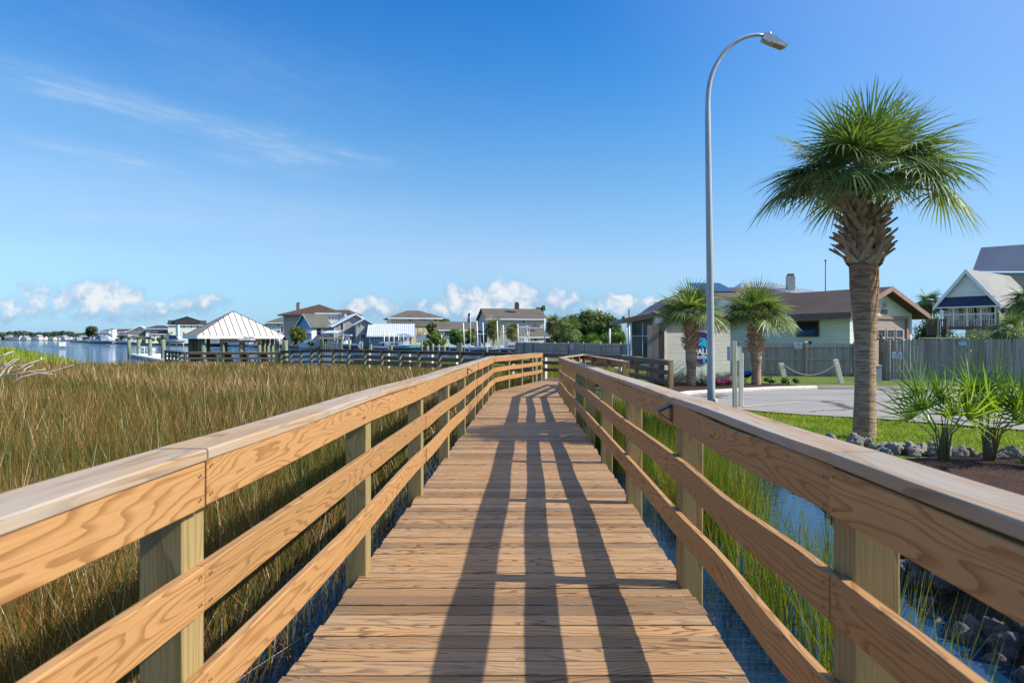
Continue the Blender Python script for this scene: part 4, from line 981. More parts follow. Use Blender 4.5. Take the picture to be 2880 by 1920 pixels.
notice('tiny no parking notice on the distant fence behind the boardwalk', 4.05, 60.5, 1.41, .33, .38, rad(-69.6 + 62), 1)
T = Matrix.Translation((17.55, 27.50, 1.92)) @ Matrix.Rotation(rad(-22.6), 4, 'Z')
t = thing('notice_board', 'small pale blue notice without lettering, high on the taller fence', 'sign', (17.55, 27.5, 1.92))
mb = MB(); mb.bx(-.125, .125, -.005, .004, -.06, .06, T); mb.build('panel', mat('pale blue notice', (.45, .68, .82), None, 3, .4), t)
mb = MB(); mb.bx(-.10, .10, -.007, -.0055, .0, .035, T); mb.build('band', mat('blue band', (.12, .35, .55), None, 3, .4), t)
mb = MB(); mb.bx(14.0, 14.24, 27.4, 27.62, .35, 1.02); o = mb.build('utility_box', mat('grey utility box', (.30, .31, .31), (.24, .25, .25), 3, .5)); tag(o, 'grey utility box standing in front of the gate post', 'utility box')
mb = MB(); mb.bx(13.98, 14.26, 27.38, 27.64, 1.0205, 1.05); mb.build('lid', M['trimw'], o)
mb = MB(); mb.board((15.0, 28.2, .40), (17.3, 27.25, .40), (0, 1, 0), .3, .08); tag(mb.build('concrete_step', M['concrete']), 'thin pale concrete step along the foot of the taller fence', 'step')

# picnic table behind the ramp
t = thing('picnic_table', 'dark green picnic table with a pale top behind the ramp rails', 'picnic table', (4.75, 30.3, .1))
gm = mat('green coated metal', (.02, .10, .07), None, 3, .35); pt = mat('pale table top', (.42, .52, .48), (.36, .45, .42), 3, .4)
mb = MB(); mb.bx(3.9, 5.7, 29.95, 30.65, .80, .84); mb.build('table_top', pt, t)
for y in (29.5, 30.85):
    mb = MB(); mb.bx(3.9, 5.7, y, y + .27, .48, .52); mb.build('bench', gm, t)
for x in (4.15, 5.4):
    mb = MB(); mb.tube([(x, 29.55, .12), (x, 30.1, .80)], .03, 6); mb.tube([(x, 31.05, .12), (x, 30.5, .80)], .03, 6); mb.tube([(x, 29.5, .47), (x, 31.1, .47)], .025, 6); mb.build('leg', gm, t)

# bleached branches at the left edge
t = thing('dead_branch', 'bleached dead branches lying over the marsh at the left edge', 'branch', (-17, 22, .7))
BR = [[(-30, 1122), (60, 1060), (110, 1048), (150, 1052)], [(-20, 1020), (25, 990), (45, 992)], [(-10, 1045), (10, 1030), (40, 1010), (52, 1008)], [(35, 1048), (60, 1033), (90, 1018), (128, 1007)], [(-10, 1072), (5, 1050), (20, 1030), (55, 1007)],
      [(60, 1055), (72, 1036), (95, 1025)], [(20, 1052), (28, 1036), (42, 1026)], [(80, 1046), (120, 1050), (160, 1040), (208, 1025)], [(-20, 1008), (20, 996), (40, 985)], [(115, 1012), (116, 1002)], [(-10, 1030), (60, 1028), (110, 1014)], [(0, 1060), (70, 1046), (130, 1038)]]
for i, b_ in enumerate(BR):
    mb = MB()
    Y = 22 + R.uniform(-1.2, 1.2); k = len(b_)
    mb.tube([(XX(a, Y + .15 * j), Y + .15 * j, ZZ(c, Y + .15 * j)) for j, (a, c) in enumerate(b_)], [(.032 if i < 1 else .024) * (1 - .75 * j / (k - 1)) for j in range(k)], 6); mb.build('limb', M['dead'], t)
# ================================================================ houses
M['w_grey'] = siding('grey shingle wall', (0.33, 0.32, 0.30), .14, .8)
M['w_dkgrey'] = siding('dark grey wall', (0.25, 0.25, 0.25), .14, .8)
M['w_taupe'] = siding('taupe wall', (0.36, 0.315, 0.285), .2, .85)
M['w_blue'] = siding('blue board wall', (0.23, 0.31, 0.40), .3, .8, vert=True)
M['w_white'] = siding('white wall', (0.70, 0.69, 0.66), .16, .88)
M['w_cream'] = siding('cream wall', (0.63, 0.60, 0.48), .18, .85)
M['w_tan'] = siding('tan wall', (0.62, 0.51, 0.31), .2, .88)
M['w_olive'] = siding('olive clapboard', (0.50, 0.48, 0.37), .22, .7)
M['w_green'] = siding('pale green wall', (0.64, 0.66, 0.58), .16, .88)
M['w_paleblue'] = siding('pale blue wall', (0.42, 0.52, 0.60), .16, .88)
M['w_yellow'] = siding('pale yellow siding', (0.84, 0.77, 0.53), .17, .60)
M['r_dark'] = shingle('charcoal shingles', (0.032, 0.034, 0.038), (0.055, 0.057, 0.061), .6)
M['r_brown'] = shingle('red brown shingles', (0.065, 0.040, 0.030), (0.092, 0.061, 0.046), .6)
M['r_tan'] = shingle('weathered tan shingles', (0.084, 0.071, 0.057), (0.126, 0.109, 0.088), .6)
M['r_green'] = shingle('grey green shingles', (0.080, 0.084, 0.069), (0.109, 0.109, 0.092), .6)
M['r_light'] = shingle('light grey shingles', (0.21, 0.205, 0.19), (0.27, 0.265, 0.25), 1)
M['r_blue'] = shingle('dark slate blue shingles', (0.026, 0.045, 0.088), (0.045, 0.07, 0.12), 1)
M['r_metal'] = mat('white metal roof', (0.62, 0.64, 0.66), (0.55, 0.57, 0.60), 2, 0.35, metal=0.2)
M['seam'] = mat('roof seam', (0.28, 0.29, 0.31), None, 2, .4)
M['fascia'] = mat('brown fascia', (0.13, 0.085, 0.065), None, 4, .5)
M['panelblue'] = mat('solar panel', (0.02, 0.028, 0.05), (0.035, 0.045, 0.075), 2, .15)

def window(par, T, x0, x1, z0, z1, y, frame='white', out=-1, glass='glass', f=.09, mull=0):
    """frame standing 4 cm proud of the wall face at local y, its pane a sub-part"""
    mb = MB(); o = out * .05; a, b_ = sorted((y + .0 * out, y + o)); a -= .0
    mb.bx(x0 - f, x1 + f, a, b_, z1, z1 + f, T); mb.bx(x0 - f, x1 + f, a, b_, z0 - f, z0, T)
    mb.bx(x0 - f, x0, a, b_, z0, z1, T); mb.bx(x1, x1 + f, a, b_, z0, z1, T)
    for i in range(mull):
        xm = x0 + (x1 - x0) * (i + 1) / (mull + 1); mb.bx(xm - f * .3, xm + f * .3, a, b_, z0, z1, T)
    fr = mb.build('window', M[frame], par)
    a, b_ = sorted((y + out * .004, y + out * .02))
    mb = MB(); mb.bx(x0, x1, a, b_, z0, z1, T); mb.build('pane', M[glass], fr)
    return fr
def roof_gable_x(mb, w, d, ze, zr, oh, th=.16, T=None, seams=0, sh=0.0, x0=0.0):
    P_ = [(-oh, ze - oh * (zr - ze) / (d / 2)), (d / 2, zr), (d + oh, ze - oh * (zr - ze) / (d / 2))]
    poly = [(x0 - oh, y, z) for y, z in P_] + [(x0 - oh, y, z - th) for y, z in P_[::-1]]
    mb.prism(poly, (w + 2 * oh, 0, 0), 0, T)
    for i in range(seams):
        x = x0 - oh + .03 + (w + 2 * oh - .1) * i / max(1, seams - 1)
        (ya, za), (yb, zb) = P_[0], P_[1]
        mb.prism([(x, ya, za + .001), (x + .05, ya, za + .001), (x + .05, yb, zb + .001), (x, yb, zb + .001)], (0, 0, .05), 1, T)
def roof_gable_y(mb, w, d, ze, zr, oh, th=.16, T=None, x0=0.0, y0=0.0, xp=None):
    xp = w / 2 if xp is None else xp
    k = (zr - ze) / xp; k2 = (zr - ze) / (w - xp)
    P_ = [(x0 - oh, ze - oh * k), (x0 + xp, zr), (x0 + w + oh, ze - oh * k2)]
    poly = [(x, y0 - oh, z) for x, z in P_] + [(x, y0 - oh, z - th) for x, z in P_[::-1]]
    mb.prism(poly, (0, d + 2 * oh, 0), 0, T)
def roof_hip(mb, w, d, ze, zr, oh, th=.16, T=None, rl=None, rx=None, x0=0.0, y0=0.0):
    rl = max(0.02, w - d) if rl is None else rl; rx = w / 2 if rx is None else rx
    a = [(x0 - oh, y0 - oh, ze), (x0 + w + oh, y0 - oh, ze), (x0 + w + oh, y0 + d + oh, ze), (x0 - oh, y0 + d + oh, ze)]
    r = [(x0 + rx - rl / 2, y0 + d / 2, zr), (x0 + rx + rl / 2, y0 + d / 2, zr)]
    vs = a + r + [(x, y, z - th) for x, y, z in a]
    if T is not None: vs = [T @ V(*v) for v in vs]
    mb.add(vs, [(0, 1, 5, 4), (1, 2, 5), (2, 3, 4, 5), (3, 0, 4), (9, 8, 7, 6), (0, 6, 7, 1), (1, 7, 8, 2), (2, 8, 9, 3), (3, 9, 6, 0)])

def house(label, px0, px1, ye, yr, D, depth, kind, wall, roof, wins=(), base=.38, oh=.4, trim='white', group=None, cat='house', rl=None, rx=None, seams=0, yaw=0.0, th=.18, xp=None, name='house', corner='white', fr='white'):
    x0 = XX(px0, D); w = XX(px1, D) - x0; ze, zr = ZZ(ye, D), ZZ(yr, D)
    T = Matrix.Translation((x0, D, 0)) @ Matrix.Rotation(rad(yaw), 4, 'Z')
    if yaw: w /= math.cos(rad(yaw))
    t = thing(name, label, cat, (x0 + w / 2, D + .1, base), group)
    mb = MB()
    if kind == 'gy':
        xp_ = w / 2 if xp is None else xp * w
        mb.prism([(0, 0, base - .3), (w, 0, base - .3), (w, 0, ze), (xp_, 0, zr - .15), (0, 0, ze)], (0, depth, 0), 0, T)
    elif kind == 'gx':
        mb.prism([(0, 0, base - .3), (0, 0, ze), (0, depth / 2, zr - .15), (0, depth, ze), (0, depth, base - .3)], (w, 0, 0), 0, T)
    else: mb.bx(0, w, 0, depth, base - .3, ze, T)
    mb.build('wall', M[wall], t)
    mb = MB()
    if kind == 'gy': roof_gable_y(mb, w, depth, ze, zr, oh, th, T, xp=None if xp is None else xp * w)
    elif kind == 'gx': roof_gable_x(mb, w, depth, ze, zr, oh, th, T, seams)
    elif kind == 'hip': roof_hip(mb, w, depth, ze, zr, oh, th, T, rl, rx)
    elif kind == 'flat': mb.bx(-oh, w + oh, -oh, depth + oh, ze, ze + th, T)
    elif kind == 'shed': mb.prism([(-oh, -oh, ze), (-oh, depth + oh, zr), (-oh, depth + oh, zr - th), (-oh, -oh, ze - th)], (w + 2 * oh, 0, 0), 0, T)
    mb.build('roof', [M[roof], M['seam']], t)
    if kind in ('gx', 'hip', 'shed') and trim:      # pale fascia along the eave
        zf = ze - (oh * (zr - ze) / (depth / 2) if kind == 'gx' else 0)
        mb = MB(); mb.bx(-oh, w + oh, -oh - .035, -oh - .003, zf - th - .06, zf - .02, T); mb.build('fascia', M[trim], t)
    if kind == 'gy' and trim:
        xp_ = w / 2 if xp is None else xp * w; mb = MB(); y = -oh - .03; k = (zr - ze) / xp_; k2 = (zr - ze) / (w - xp_)
        mb.prism([(-oh, y, ze - oh * k), (xp_, y, zr), (w + oh, y, ze - oh * k2), (w + oh, y, ze - oh * k2 - th * 1.5), (xp_, y, zr - th * 1.5), (-oh, y, ze - oh * k - th * 1.5)], (0, .027, 0), 0, T)
        mb.build('fascia', M[trim], t)
    if corner:
        for cx_ in (0, w):
            mb = MB(); mb.bx(cx_ - .10, cx_ + .10, -.03, -.004, base - .3, ze - .02, T); mb.build('corner_trim', M[corner], t)
    for wn in wins:
        a, b_, c, d_ = wn[:4]; mull = wn[4] if len(wn) > 4 else 0
        k = 1 / math.cos(rad(yaw))
        wx = lambda p: (XX(p, D) - x0) * k
        window(t, T, wx(a), wx(b_), ZZ(d_, D), ZZ(c, D), 0, fr, mull=mull, f=.055 * D / 60 if D > 60 else .07)
    return t, T, w, ze, zr
def chimney(t, px0, px1, y0, y1, D, m, cap='fascia', d=1.0):
    mb = MB(); mb.bx(XX(px0, D), XX(px1, D), D, D + d, ZZ(y1, D), ZZ(y0, D)); c = mb.build('chimney', M[m] if m in M else m, t)
    w = XX(px1, D) - XX(px0, D); mb = MB(); mb.bx(XX(px0, D) + w * .12, XX(px1, D) - w * .12, D + d * .12, D + d * .88, ZZ(y0, D), ZZ(y0, D) + .25); mb.build('chimney_cap', M[cap], c)
def porch_rail(t, x0, x1, y, z0, z1, step, m='white'):
    mb = MB(); mb.bx(x0, x1, y, y + .06, z1 - .07, z1); mb.bx(x0, x1, y + .01, y + .05, z0, z0 + .06)
    x = x0
    while x < x1: mb.bx(x, x + step * .35, y + .01, y + .05, z0 + .06, z1 - .07); x += step
    mb.build('balcony_rail', M[m], t)
def ext_box(t, name, px0, px1, y0, y1, D, dd, m):
    mb = MB(); mb.bx(XX(px0, D), XX(px1, D), D, D + dd, ZZ(y1, D), ZZ(y0, D)); return mb.build(name, M[m], t)

# --- across the water on the left
house('pale blue waterfront house with grey hip roof and white balconies', 281, 326, 931, 923.5, 330, 12, 'hip', 'w_paleblue', 'r_dark', [(287, 291, 932, 936), (294, 298, 932, 936), (288, 294, 940, 945), (319, 322, 936, 942)], oh=1.0, yaw=22)
t = [o for o in COL.objects if o.get('label', '').startswith('pale blue waterfront')][0]
ext_box(t, 'balcony', 268, 305, 936, 937.5, 325, 4, 'white'); ext_box(t, 'tower', 306, 317, 927, 950, 327, 4, 'white'); porch_rail(t, XX(268, 325), XX(305, 325), 324.8, ZZ(936, 325), ZZ(934, 325), .9)
house('white house with a red-brown roof beside the pale blue one', 330, 356, 932.5, 924.5, 312, 10, 'gx', 'w_white', 'r_brown', [(337, 341, 935, 939)], oh=.5, yaw=24)
house('white house with a dark low roof left of the white gables', 354, 378, 931, 925, 306, 9, 'gx', 'w_white', 'r_dark', [(362, 366, 935, 941)], oh=.5, yaw=24)
house('white gabled house with stepped white roofs', 362, 410, 930, 915.5, 298, 12, 'gy', 'w_white', 'r_metal', [(377, 381, 926, 931), (389, 393, 926, 931)], oh=1.2, xp=.55, yaw=24)
house('low house with an olive roof in front of the white gables', 366, 411, 941, 928, 286, 10, 'gx', 'w_white', 'r_green', [(371, 375, 943, 948)], oh=.6, yaw=24)
house('white boxy house with a dark hip roof', 411, 469, 923.5, 914, 282, 13, 'hip', 'w_white', 'r_dark', [(417, 420, 938, 944), (452, 456, 928, 934)], oh=.9, rl=3, yaw=24)
t, T, w, ze, zr = house('low white annex with a dark roof left of the tall grey house', 423, 472, 938, 929.5, 270, 8, 'gx', 'w_white', 'r_dark', [(430, 434, 942, 947), (446, 452, 941, 947)], oh=.4, yaw=24)
t, T, w, ze, zr = house('tall pale grey-green house with a dark roof and centre gable', 473.5, 558, 912, 899, 272, 12, 'gx', 'w_green', 'r_dark', [(507.5, 512, 914, 921.5), (524, 528, 914, 921.5), (539, 543, 914, 921.5), (507.5, 511, 932.5, 941), (524, 528, 932.5, 941), (480, 483, 932, 939)], oh=.5, yaw=24)
mb = MB(); xg = (XX(520, 272) - XX(473.5, 272)); T2 = T @ Matrix.Translation((xg - 4.6, 0, 0)); roof_gable_y(mb, 9.2, 8, ZZ(900, 272), ZZ(888.7, 272), .3, .2, T2)
mb.prism([(0.1, -.2, ZZ(911, 272)), (9.1, -.2, ZZ(911, 272)), (9.1, -.2, ZZ(900.5, 272)), (4.6, -.2, ZZ(890, 272)), (.1, -.2, ZZ(900.5, 272))], (0, .15, 0), 0, T2); mb.build('centre_gable', M['r_dark'], t)
ext_box(t, 'stair_tower', 494, 500.5, 913, 947, 270.5, 1.4, 'w_paleblue')
# --- behind the gazebo
house('grey-roofed pale house half hidden behind the big brown-roofed one', 752, 800, 907, 890, 225, 12, 'hip', 'w_paleblue', 'r_green', [(777, 782, 908, 918), (777, 783, 928, 934), (786, 791, 918, 934)], rl=2, oh=.8, rx=5, yaw=18)
t, T, w, ze, zr = house('large taupe house with a red-brown hip roof and side chimney', 797, 950, 885, 852, 190, 15, 'hip', 'w_taupe', 'r_brown', [], rl=.1, rx=7.7, oh=1.2, trim='fascia', th=.3)
chimney(t, 833, 842.5, 853, 873, 194, 'w_taupe', d=1.2)
t2 = MB(); T3 = Matrix.Translation((XX(905, 196), 196, 0)); roof_hip(t2, XX(982, 196) - XX(905, 196), 11, ZZ(882, 196), ZZ(869, 196), .8, .25, T3, rl=5); t2.build('wing_roof', M['r_brown'], t)
ext_box(t, 'wing_wall', 906, 980, 883, 965, 196, 10, 'w_white')
# blue gabled house: turned so that its gable faces left and its long wall right
D = 150; x1, w, dp = XX(876.5, D), 6.0, 4.6; T = Matrix.Translation((x1, D, 0)) @ Matrix.Rotation(rad(-42), 4, 'Z') @ Matrix.Translation((-w, 0, 0))
ze, zr = ZZ(914, D), ZZ(881, D)
t = thing('house', 'white house with a blue boarded gable and white balconies', 'house', (x1, D + 2, .4))
mb = MB(); mb.bx(0.02, w, .02, dp, .1, ze, T); mb.build('wall', M['w_white'], t)
mb = MB(); mb.prism([(-.0, -.05, ze - 3.2), (w, -.05, ze - 3.2), (w, -.05, ze), (w / 2, -.05, zr - .1), (0, -.05, ze)], (0, .06, 0), 0, T); mb.build('gable_wall', M['w_blue'], t)
mb = MB(); roof_gable_y(mb, w, dp, ze, zr, .5, .2, T); mb.build('roof', M['r_green'], t)
mb = MB(); y = -.53; k = (zr - ze) / (w / 2)
mb.prism([(-.5, y, ze - .5 * k), (w / 2, y, zr), (w + .5, y, ze - .5 * k), (w + .5, y, ze - .5 * k - .3), (w / 2, y, zr - .3), (-.5, y, ze - .5 * k - .3)], (0, .025, 0), 0, T); mb.build('fascia', M['white'], t)
T4 = T @ Matrix.Translation((w, 0, 0)) @ Matrix.Rotation(PI / 2, 4, 'Z')
for a, b_, c, d_ in ((1.2, 2.3, 3.0, 4.4), (2.9, 3.9, 1.1, 2.6)): window(t, T4, a, b_, c, d_, 0)
for y0_, y1_ in ((928, 934), (955, 961)):
    xa, xb = XX(855, D), XX(876, D); za, zb = ZZ(y1_, D), ZZ(y0_, D)
    mb = MB(); mb.bx(xa, xb, D - .9, D + 1.4, za - .15, za); mb.build('balcony', M['white'], t); porch_rail(t, xa, xb, D - .9, za, zb, .28)
t, T, w, ze, zr = house('white modern house with a slanted roof and a row of clerestory windows', 892, 950, 880, 876, 160, 9, 'shed', 'w_white', 'white', [(903, 909, 893, 897), (912, 918, 893, 897), (921, 927, 893, 897), (930, 936, 893, 897), (939, 945, 893, 897), (917, 923, 917, 931)], oh=.5, yaw=16)
ext_box(t, 'chimney', 950, 969, 882, 905, 158, 2, 'w_grey')
t, T, w, ze, zr = house('grey shingled house with white-edged gables and metal roof', 941, 1043, 912, 880.5, 141, 11, 'gy', 'w_grey', 'r_metal', [(955, 963.5, 908, 928), (986, 999, 940, 957, 2)], oh=.7, xp=.52, yaw=22)
D = 138.6; xa = XX(1001, D); ww = (XX(1044, D) - xa) / math.cos(rad(22)); T2 = Matrix.Translation((xa, D, 0)) @ Matrix.Rotation(rad(22), 4, 'Z')
mb = MB(); mb.prism([(0, 0, .1), (ww, 0, .1), (ww, 0, ZZ(909, D)), (ww / 2, 0, ZZ(897, D)), (0, 0, ZZ(909, D))], (0, 2.3, 0), 0, T2); mb.build('bay', M['w_grey'], t)
mb = MB(); roof_gable_y(mb, ww, 3, ZZ(909, D), ZZ(895.5, D), .5, .18, T2); mb.build('bay_roof', M['r_metal'], t)
window(t, T2, XX(1005, D) - xa, XX(1014, D) - xa, ZZ(921, D), ZZ(907, D), 0, mull=1); window(t, T2, XX(1015, D) - xa, XX(1026, D) - xa, ZZ(953, D), ZZ(939, D), 0, mull=1)
mb = MB(); mb.prism([(XX(905, 138), 137, ZZ(937.5, 138)), (XX(950, 138), 137, ZZ(937.5, 138)), (XX(950, 138), 140, ZZ(931, 138)), (XX(915, 138), 140, ZZ(931, 138))], (0, 0, .14)); mb.build('porch_roof', M['r_metal'], t)
for p_ in (908, 948): ext_box(t, 'porch_post', p_, p_ + 1.6, 937, 967, 137.3, .12, 'white')
house('dark grey garage wing with a white standing-seam metal roof', 1040, 1155, 939, 909, 136, 7.5, 'gx', 'w_dkgrey', 'r_metal', [(1053, 1066, 940.5, 955, 1), (1076, 1086, 953, 962)], oh=.6, seams=24, name='garage', yaw=9)
t, T, w, ze, zr = house('tan two-storey house with a brown hip roof and a small front porch', 1099, 1238, 893, 869, 166, 13, 'hip', 'w_tan', 'r_tan', [(1146, 1155, 894.5, 902), (1216, 1225, 894.5, 902), (1174, 1196, 895, 900.5, 2)], rl=3.0, rx=6.1, oh=.8, th=.25, yaw=16)
D = 162; xa = XX(1163, D); ww = XX(1205, D) - xa; mb = MB(); roof_hip(mb, ww, 3.6, ZZ(918.5, D), ZZ(904, D), .3, .2, Matrix.Translation((xa, D, 0)), rl=.1); mb.build('porch_roof', M['r_tan'], t)
for p_ in (1173, 1191): ext_box(t, 'porch_post', p_, p_ + 2, 920, 941, D + .2, .18, 'white')
ext_box(t, 'porch_base', 1170, 1203, 941, 962, D, 3.5, 'w_white'); porch_rail(t, XX(1175, D), XX(1191, D), D + .2, ZZ(941, D), ZZ(934, D), .3, 'fascia')
house('low pale house with a wide brown roof behind the flagpole', 1230, 1350, 924, 902.5, 150, 10, 'gx', 'w_green', 'r_tan', [(1251, 1268, 928, 944, 3), (1276, 1281, 929, 935)], oh=.7, yaw=14)
house('small blue-grey pavilion with a white door behind the dock poles', 1318, 1352, 937, 928, 128, 6, 'hip', 'w_paleblue', 'r_tan', [(1322, 1327, 940, 958), (1338, 1344, 940, 958)], oh=1.0, rl=1.2)
bm_ = mat('brown brick', (.20, .11, .08), (.13, .075, .055), 30, .9)
t, T, w, ze, zr = house('taupe clapboard house with a long brown roof and brick chimney', 1372, 1533, 893, 863.5, 127, 11, 'gx', 'w_olive', 'r_tan', [(1470, 1477, 898, 908)], oh=.5, fr='white', yaw=13)
chimney(t, 1447, 1460, 853, 868, 131, bm_, d=1.0)
t, T, w, ze, zr = house('low olive wing with a brown roof and a white cupola', 1467, 1577, 944, 921, 118, 9, 'gx', 'w_olive', 'r_tan', [(1503, 1512.5, 952, 963, 1), (1535, 1545, 949, 963)], oh=.5, yaw=13)
D = 121; xa = XX(1499.5, D); ww = XX(1511, D) - xa; mb = MB(); mb.bx(xa, xa + ww, D, D + ww, ZZ(925, D), ZZ(916, D)); c_ = mb.build('cupola', M['white'], t)
mb = MB(); roof_hip(mb, ww, ww, ZZ(916, D), ZZ(908, D), .12, .05, Matrix.Translation((xa, D, 0)), rl=.02); mb.tube([(xa + ww / 2, D + ww / 2, ZZ(908.5, D)), (xa + ww / 2, D + ww / 2, ZZ(903, D))], .03, 5); mb.build('cupola_roof', M['r_brown'], c_)

# --- right: house with the curved eave and glazed porch
D = 41
t = thing('house', 'pale house with a curved brown eave and a dark glazed porch', 'house', (7.5, D + 1, .3))
prof = [(1750, 896), (1770, 892), (1800, 886), (1822, 882), (1838, 876), (1855, 866), (1880, 848), (1920, 826), (1960, 812)]
topl = [(XX(a, D), ZZ(b_, D)) for a, b_ in prof]
mb = MB(); mb.prism([(x, D - .5, z) for x, z in topl] + [(x, D - .5, z - .30) for x, z in topl[::-1]], (0, 7, 0)); mb.build('roof', M['fascia'], t)
mb = MB(); xw = XX(1838, D); mb.prism([(xw, D, .1)] + [(XX(2080, D), D, .1), (XX(2080, D), D, ZZ(850, D))] + [(x, D, z - .2) for x, z in topl[::-1] if x >= xw - .01] , (0, 6, 0)); mb.build('wall', M['w_green'], t)
for p_ in (1765, 1773): ext_box(t, 'porch_post', p_, p_ + 4, 903, 1000, D, .1, 'trimw')
mb = MB(); mb.bx(XX(1776, D), xw - .05, D + .1, D + .14, .6, ZZ(906, D)); mb.build('porch_glass', M['glass'], t)
mb = MB(); mb.bx(XX(1776, D), xw, D, D + .06, ZZ(906, D), ZZ(893, D)); mb.build('porch_lintel', M['oldwood'], t)
for a in (1776, 1806.5): ext_box(t, 'porch_mullion', a, a + 1.4, 906, 1000, D + .02, .06, 'trimw')
ext_box(t, 'porch_mullion', 1776, 1836, 944, 945.2, D + .03, .05, 'trimw')
t, T, w, ze, zr = house('house behind the lamp post with dark blue solar panels on its roof', 1955, 2072, 848, 806, 52, 7, 'gx', 'w_green', 'shg_tan', [], oh=.4, trim='fascia', corner=None)
D = 51.4; mb = MB(); z1_, z0_ = ZZ(803, D), ZZ(823, D); mb.prism([(XX(1963, D), D, z0_), (XX(2070, D), D, z0_), (XX(2060, D), D + 3.6, z1_ + .4), (XX(1968, D), D + 3.6, z1_ + .4)], (0, -.03, .10)); mb.build('solar_panels', M['panelblue'], t)
house('house with a brown hip roof rising behind the yellow garage', 2062, 2286, 838, 796, 56, 9, 'hip', 'w_yellow', 'shg_brown', [(2068, 2080, 852, 930)], oh=.5, rl=2.9, rx=2.55, trim='fascia', corner=None)
t, T, w, ze, zr = house('house with a white metal hip roof and a grey shingled chimney', 2090, 2310, 826, 785, 68, 9, 'hip', 'w_grey', 'r_metal', [], oh=.4, rl=3.2, rx=2.8, corner=None)
chimney(t, 2217, 2236.5, 776, 815, 69, 'w_grey', d=.7)
# metal roof seams on the visible front slope
mb = MB(); D = 68; x0 = XX(2090, D); w = XX(2310, D) - x0
for i in range(26):
    u = -.3 + (w + .6) * i / 25; k0, k1 = 2.8 - 1.6, 2.8 + 1.6
    q = 1.0 if k0 <= u <= k1 else ((u + .4) / (k0 + .4) if u < k0 else (w + .4 - u) / (w + .4 - k1))
    q = max(.02, q); ya, za = -.4, ze; yb, zb = -.4 + 4.9 * q, ze + (zr - ze) * q
    mb.prism([(x0 + u, D + ya, za + .01), (x0 + u + .05, D + ya, za + .01), (x0 + u + .05, D + yb, zb + .01), (x0 + u, D + yb, zb + .01)], (0, 0, .05))
mb.build('roof_seams', M['seam'], t)

# --- the yellow house numbered 410
KS = 1.13
T = Matrix.Translation((0, 0, CZ)) @ Matrix.Scale(KS, 4) @ Matrix.Translation((0, 0, -CZ)) @ Matrix.Translation((14.3, 30.2, 0)) @ Matrix.Rotation(rad(31), 4, 'Z')
w, dp, ze, zr, oh = 4.7, 13.5, 3.54, 4.48, .75
t = thing('house', 'pale yellow house with a brown gabled roof, garage door and number 410', 'house', T @ V(3, .5, .4))
k = (zr - ze) / (w / 2)
mb = MB(); mb.prism([(0, 0, .2), (w, 0, .2), (w, 0, ze), (w / 2, 0, zr - .1), (0, 0, ze)], (0, dp, 0), 0, T); mb.build('wall', M['w_yellow'], t)
mb = MB(); roof_gable_y(mb, w, dp, ze, zr, .7, .22, T, y0=.2); mb.build('roof', M['shg_brown'], t)
br = mat('pinkish brown bargeboard', (.30, .19, .145), None, 3, .5)
mb = MB(); y = -.54; mb.prism([(-.72, y, ze - .72 * k + .01), (w / 2, y, zr + .01), (w + .72, y, ze - .72 * k + .01), (w + .72, y, ze - .72 * k - .21), (w / 2, y, zr - .21), (-.72, y, ze - .72 * k - .21)], (0, .035, 0), 0, T); mb.build('bargeboard', br, t)
mb = MB(); mb.bx(-.745, -.705, -.5, dp + .7, ze - .7 * k - .27, ze - .7 * k + .0, T); mb.build('eave_fascia', M['fascia'], t)
for x_ in (0, w): mb = MB(); mb.bx(x_ - .07, x_ + .07, -.03, -.004, .2, ze - .05, T); mb.build('corner_trim', M['trimw'], t)
dm = mat('garage door taupe', (.34, .27, .225), (.29, .23, .19), 2, .5)
gx0, gx1, gz = .85, 4.25, 3.02
mb = MB(); mb.bx(gx0, gx1, -.02, -.004, .3, gz, T)
for z in (1.0, 1.52, 2.06, 2.62): mb.bx(gx0 + .02, gx1 - .02, -.026, -.0205, z - .012, z + .012, T)
gd = mb.build('garage_door', dm, t)
mb = MB(); mb.bx(gx0 - .16, gx0, -.09, -.004, .3, gz + .14, T); mb.bx(gx1, gx1 + .16, -.09, -.004, .3, gz + .14, T); mb.bx(gx0, gx1, -.09, -.004, gz, gz + .14, T); mb.build('door_frame', br, gd)
for i in range(4): window(gd, T, gx0 + .42 + i * .72, gx0 + .92 + i * .72, 2.18, 2.50, -.021, 'w_taupe', f=.05)
Tl = T @ Matrix.Rotation(-PI / 2, 4, 'Z')      # long left wall: local x runs back to front
mb = MB()
def lw(y0_, y1_, z0_, z1_, x_=-.02): mb.bx(x_ - .03, x_ + .016, y0_, y1_, z0_, z1_, T)
lw(5.2, 6.6, 2.12, 2.92); lw(3.6, 3.75, 1.0, 1.5 + .95)
f_ = mb.v and None
mb = MB(); mb.bx(-.05, -.004, 1.55, 2.75, 2.20, 2.95, T); wn_ = mb.build('awning_window', M['fascia'], t); mb = MB(); mb.prism([(-.055, 1.62, 2.90), (-.055, 2.68, 2.90), (-.28, 2.68, 2.27), (-.28, 1.62, 2.27)], (.02, 0, .02), 0, T); mb.build('pane', M['glass'], wn_)
for y_ in (1.95, 4.7): mb = MB(); mb.bx(-.05, -.004, y_, y_ + .16, .9, 1.98 if y_ < 3 else 2.1, T); mb.build('downpipe', M['black'], t)
text('410', .34 * KS, T @ V(2.52, -.03, 3.34), rad(31), M['black'], t, name='house_number', bold=.006)
mb = MB(); tt = [V(2.38 + a, -.05, 3.66 + b_) for a, b_ in ((0, 0), (.13, .07), (.36, .05), (.25, -.03), (.1, -.06), (.05, -.15))]; mb.tube([T @ p for p in tt], [.02, .06, .03, .06, .05, .01], 7); mb.build('wall_ornament', M['dead'], t)
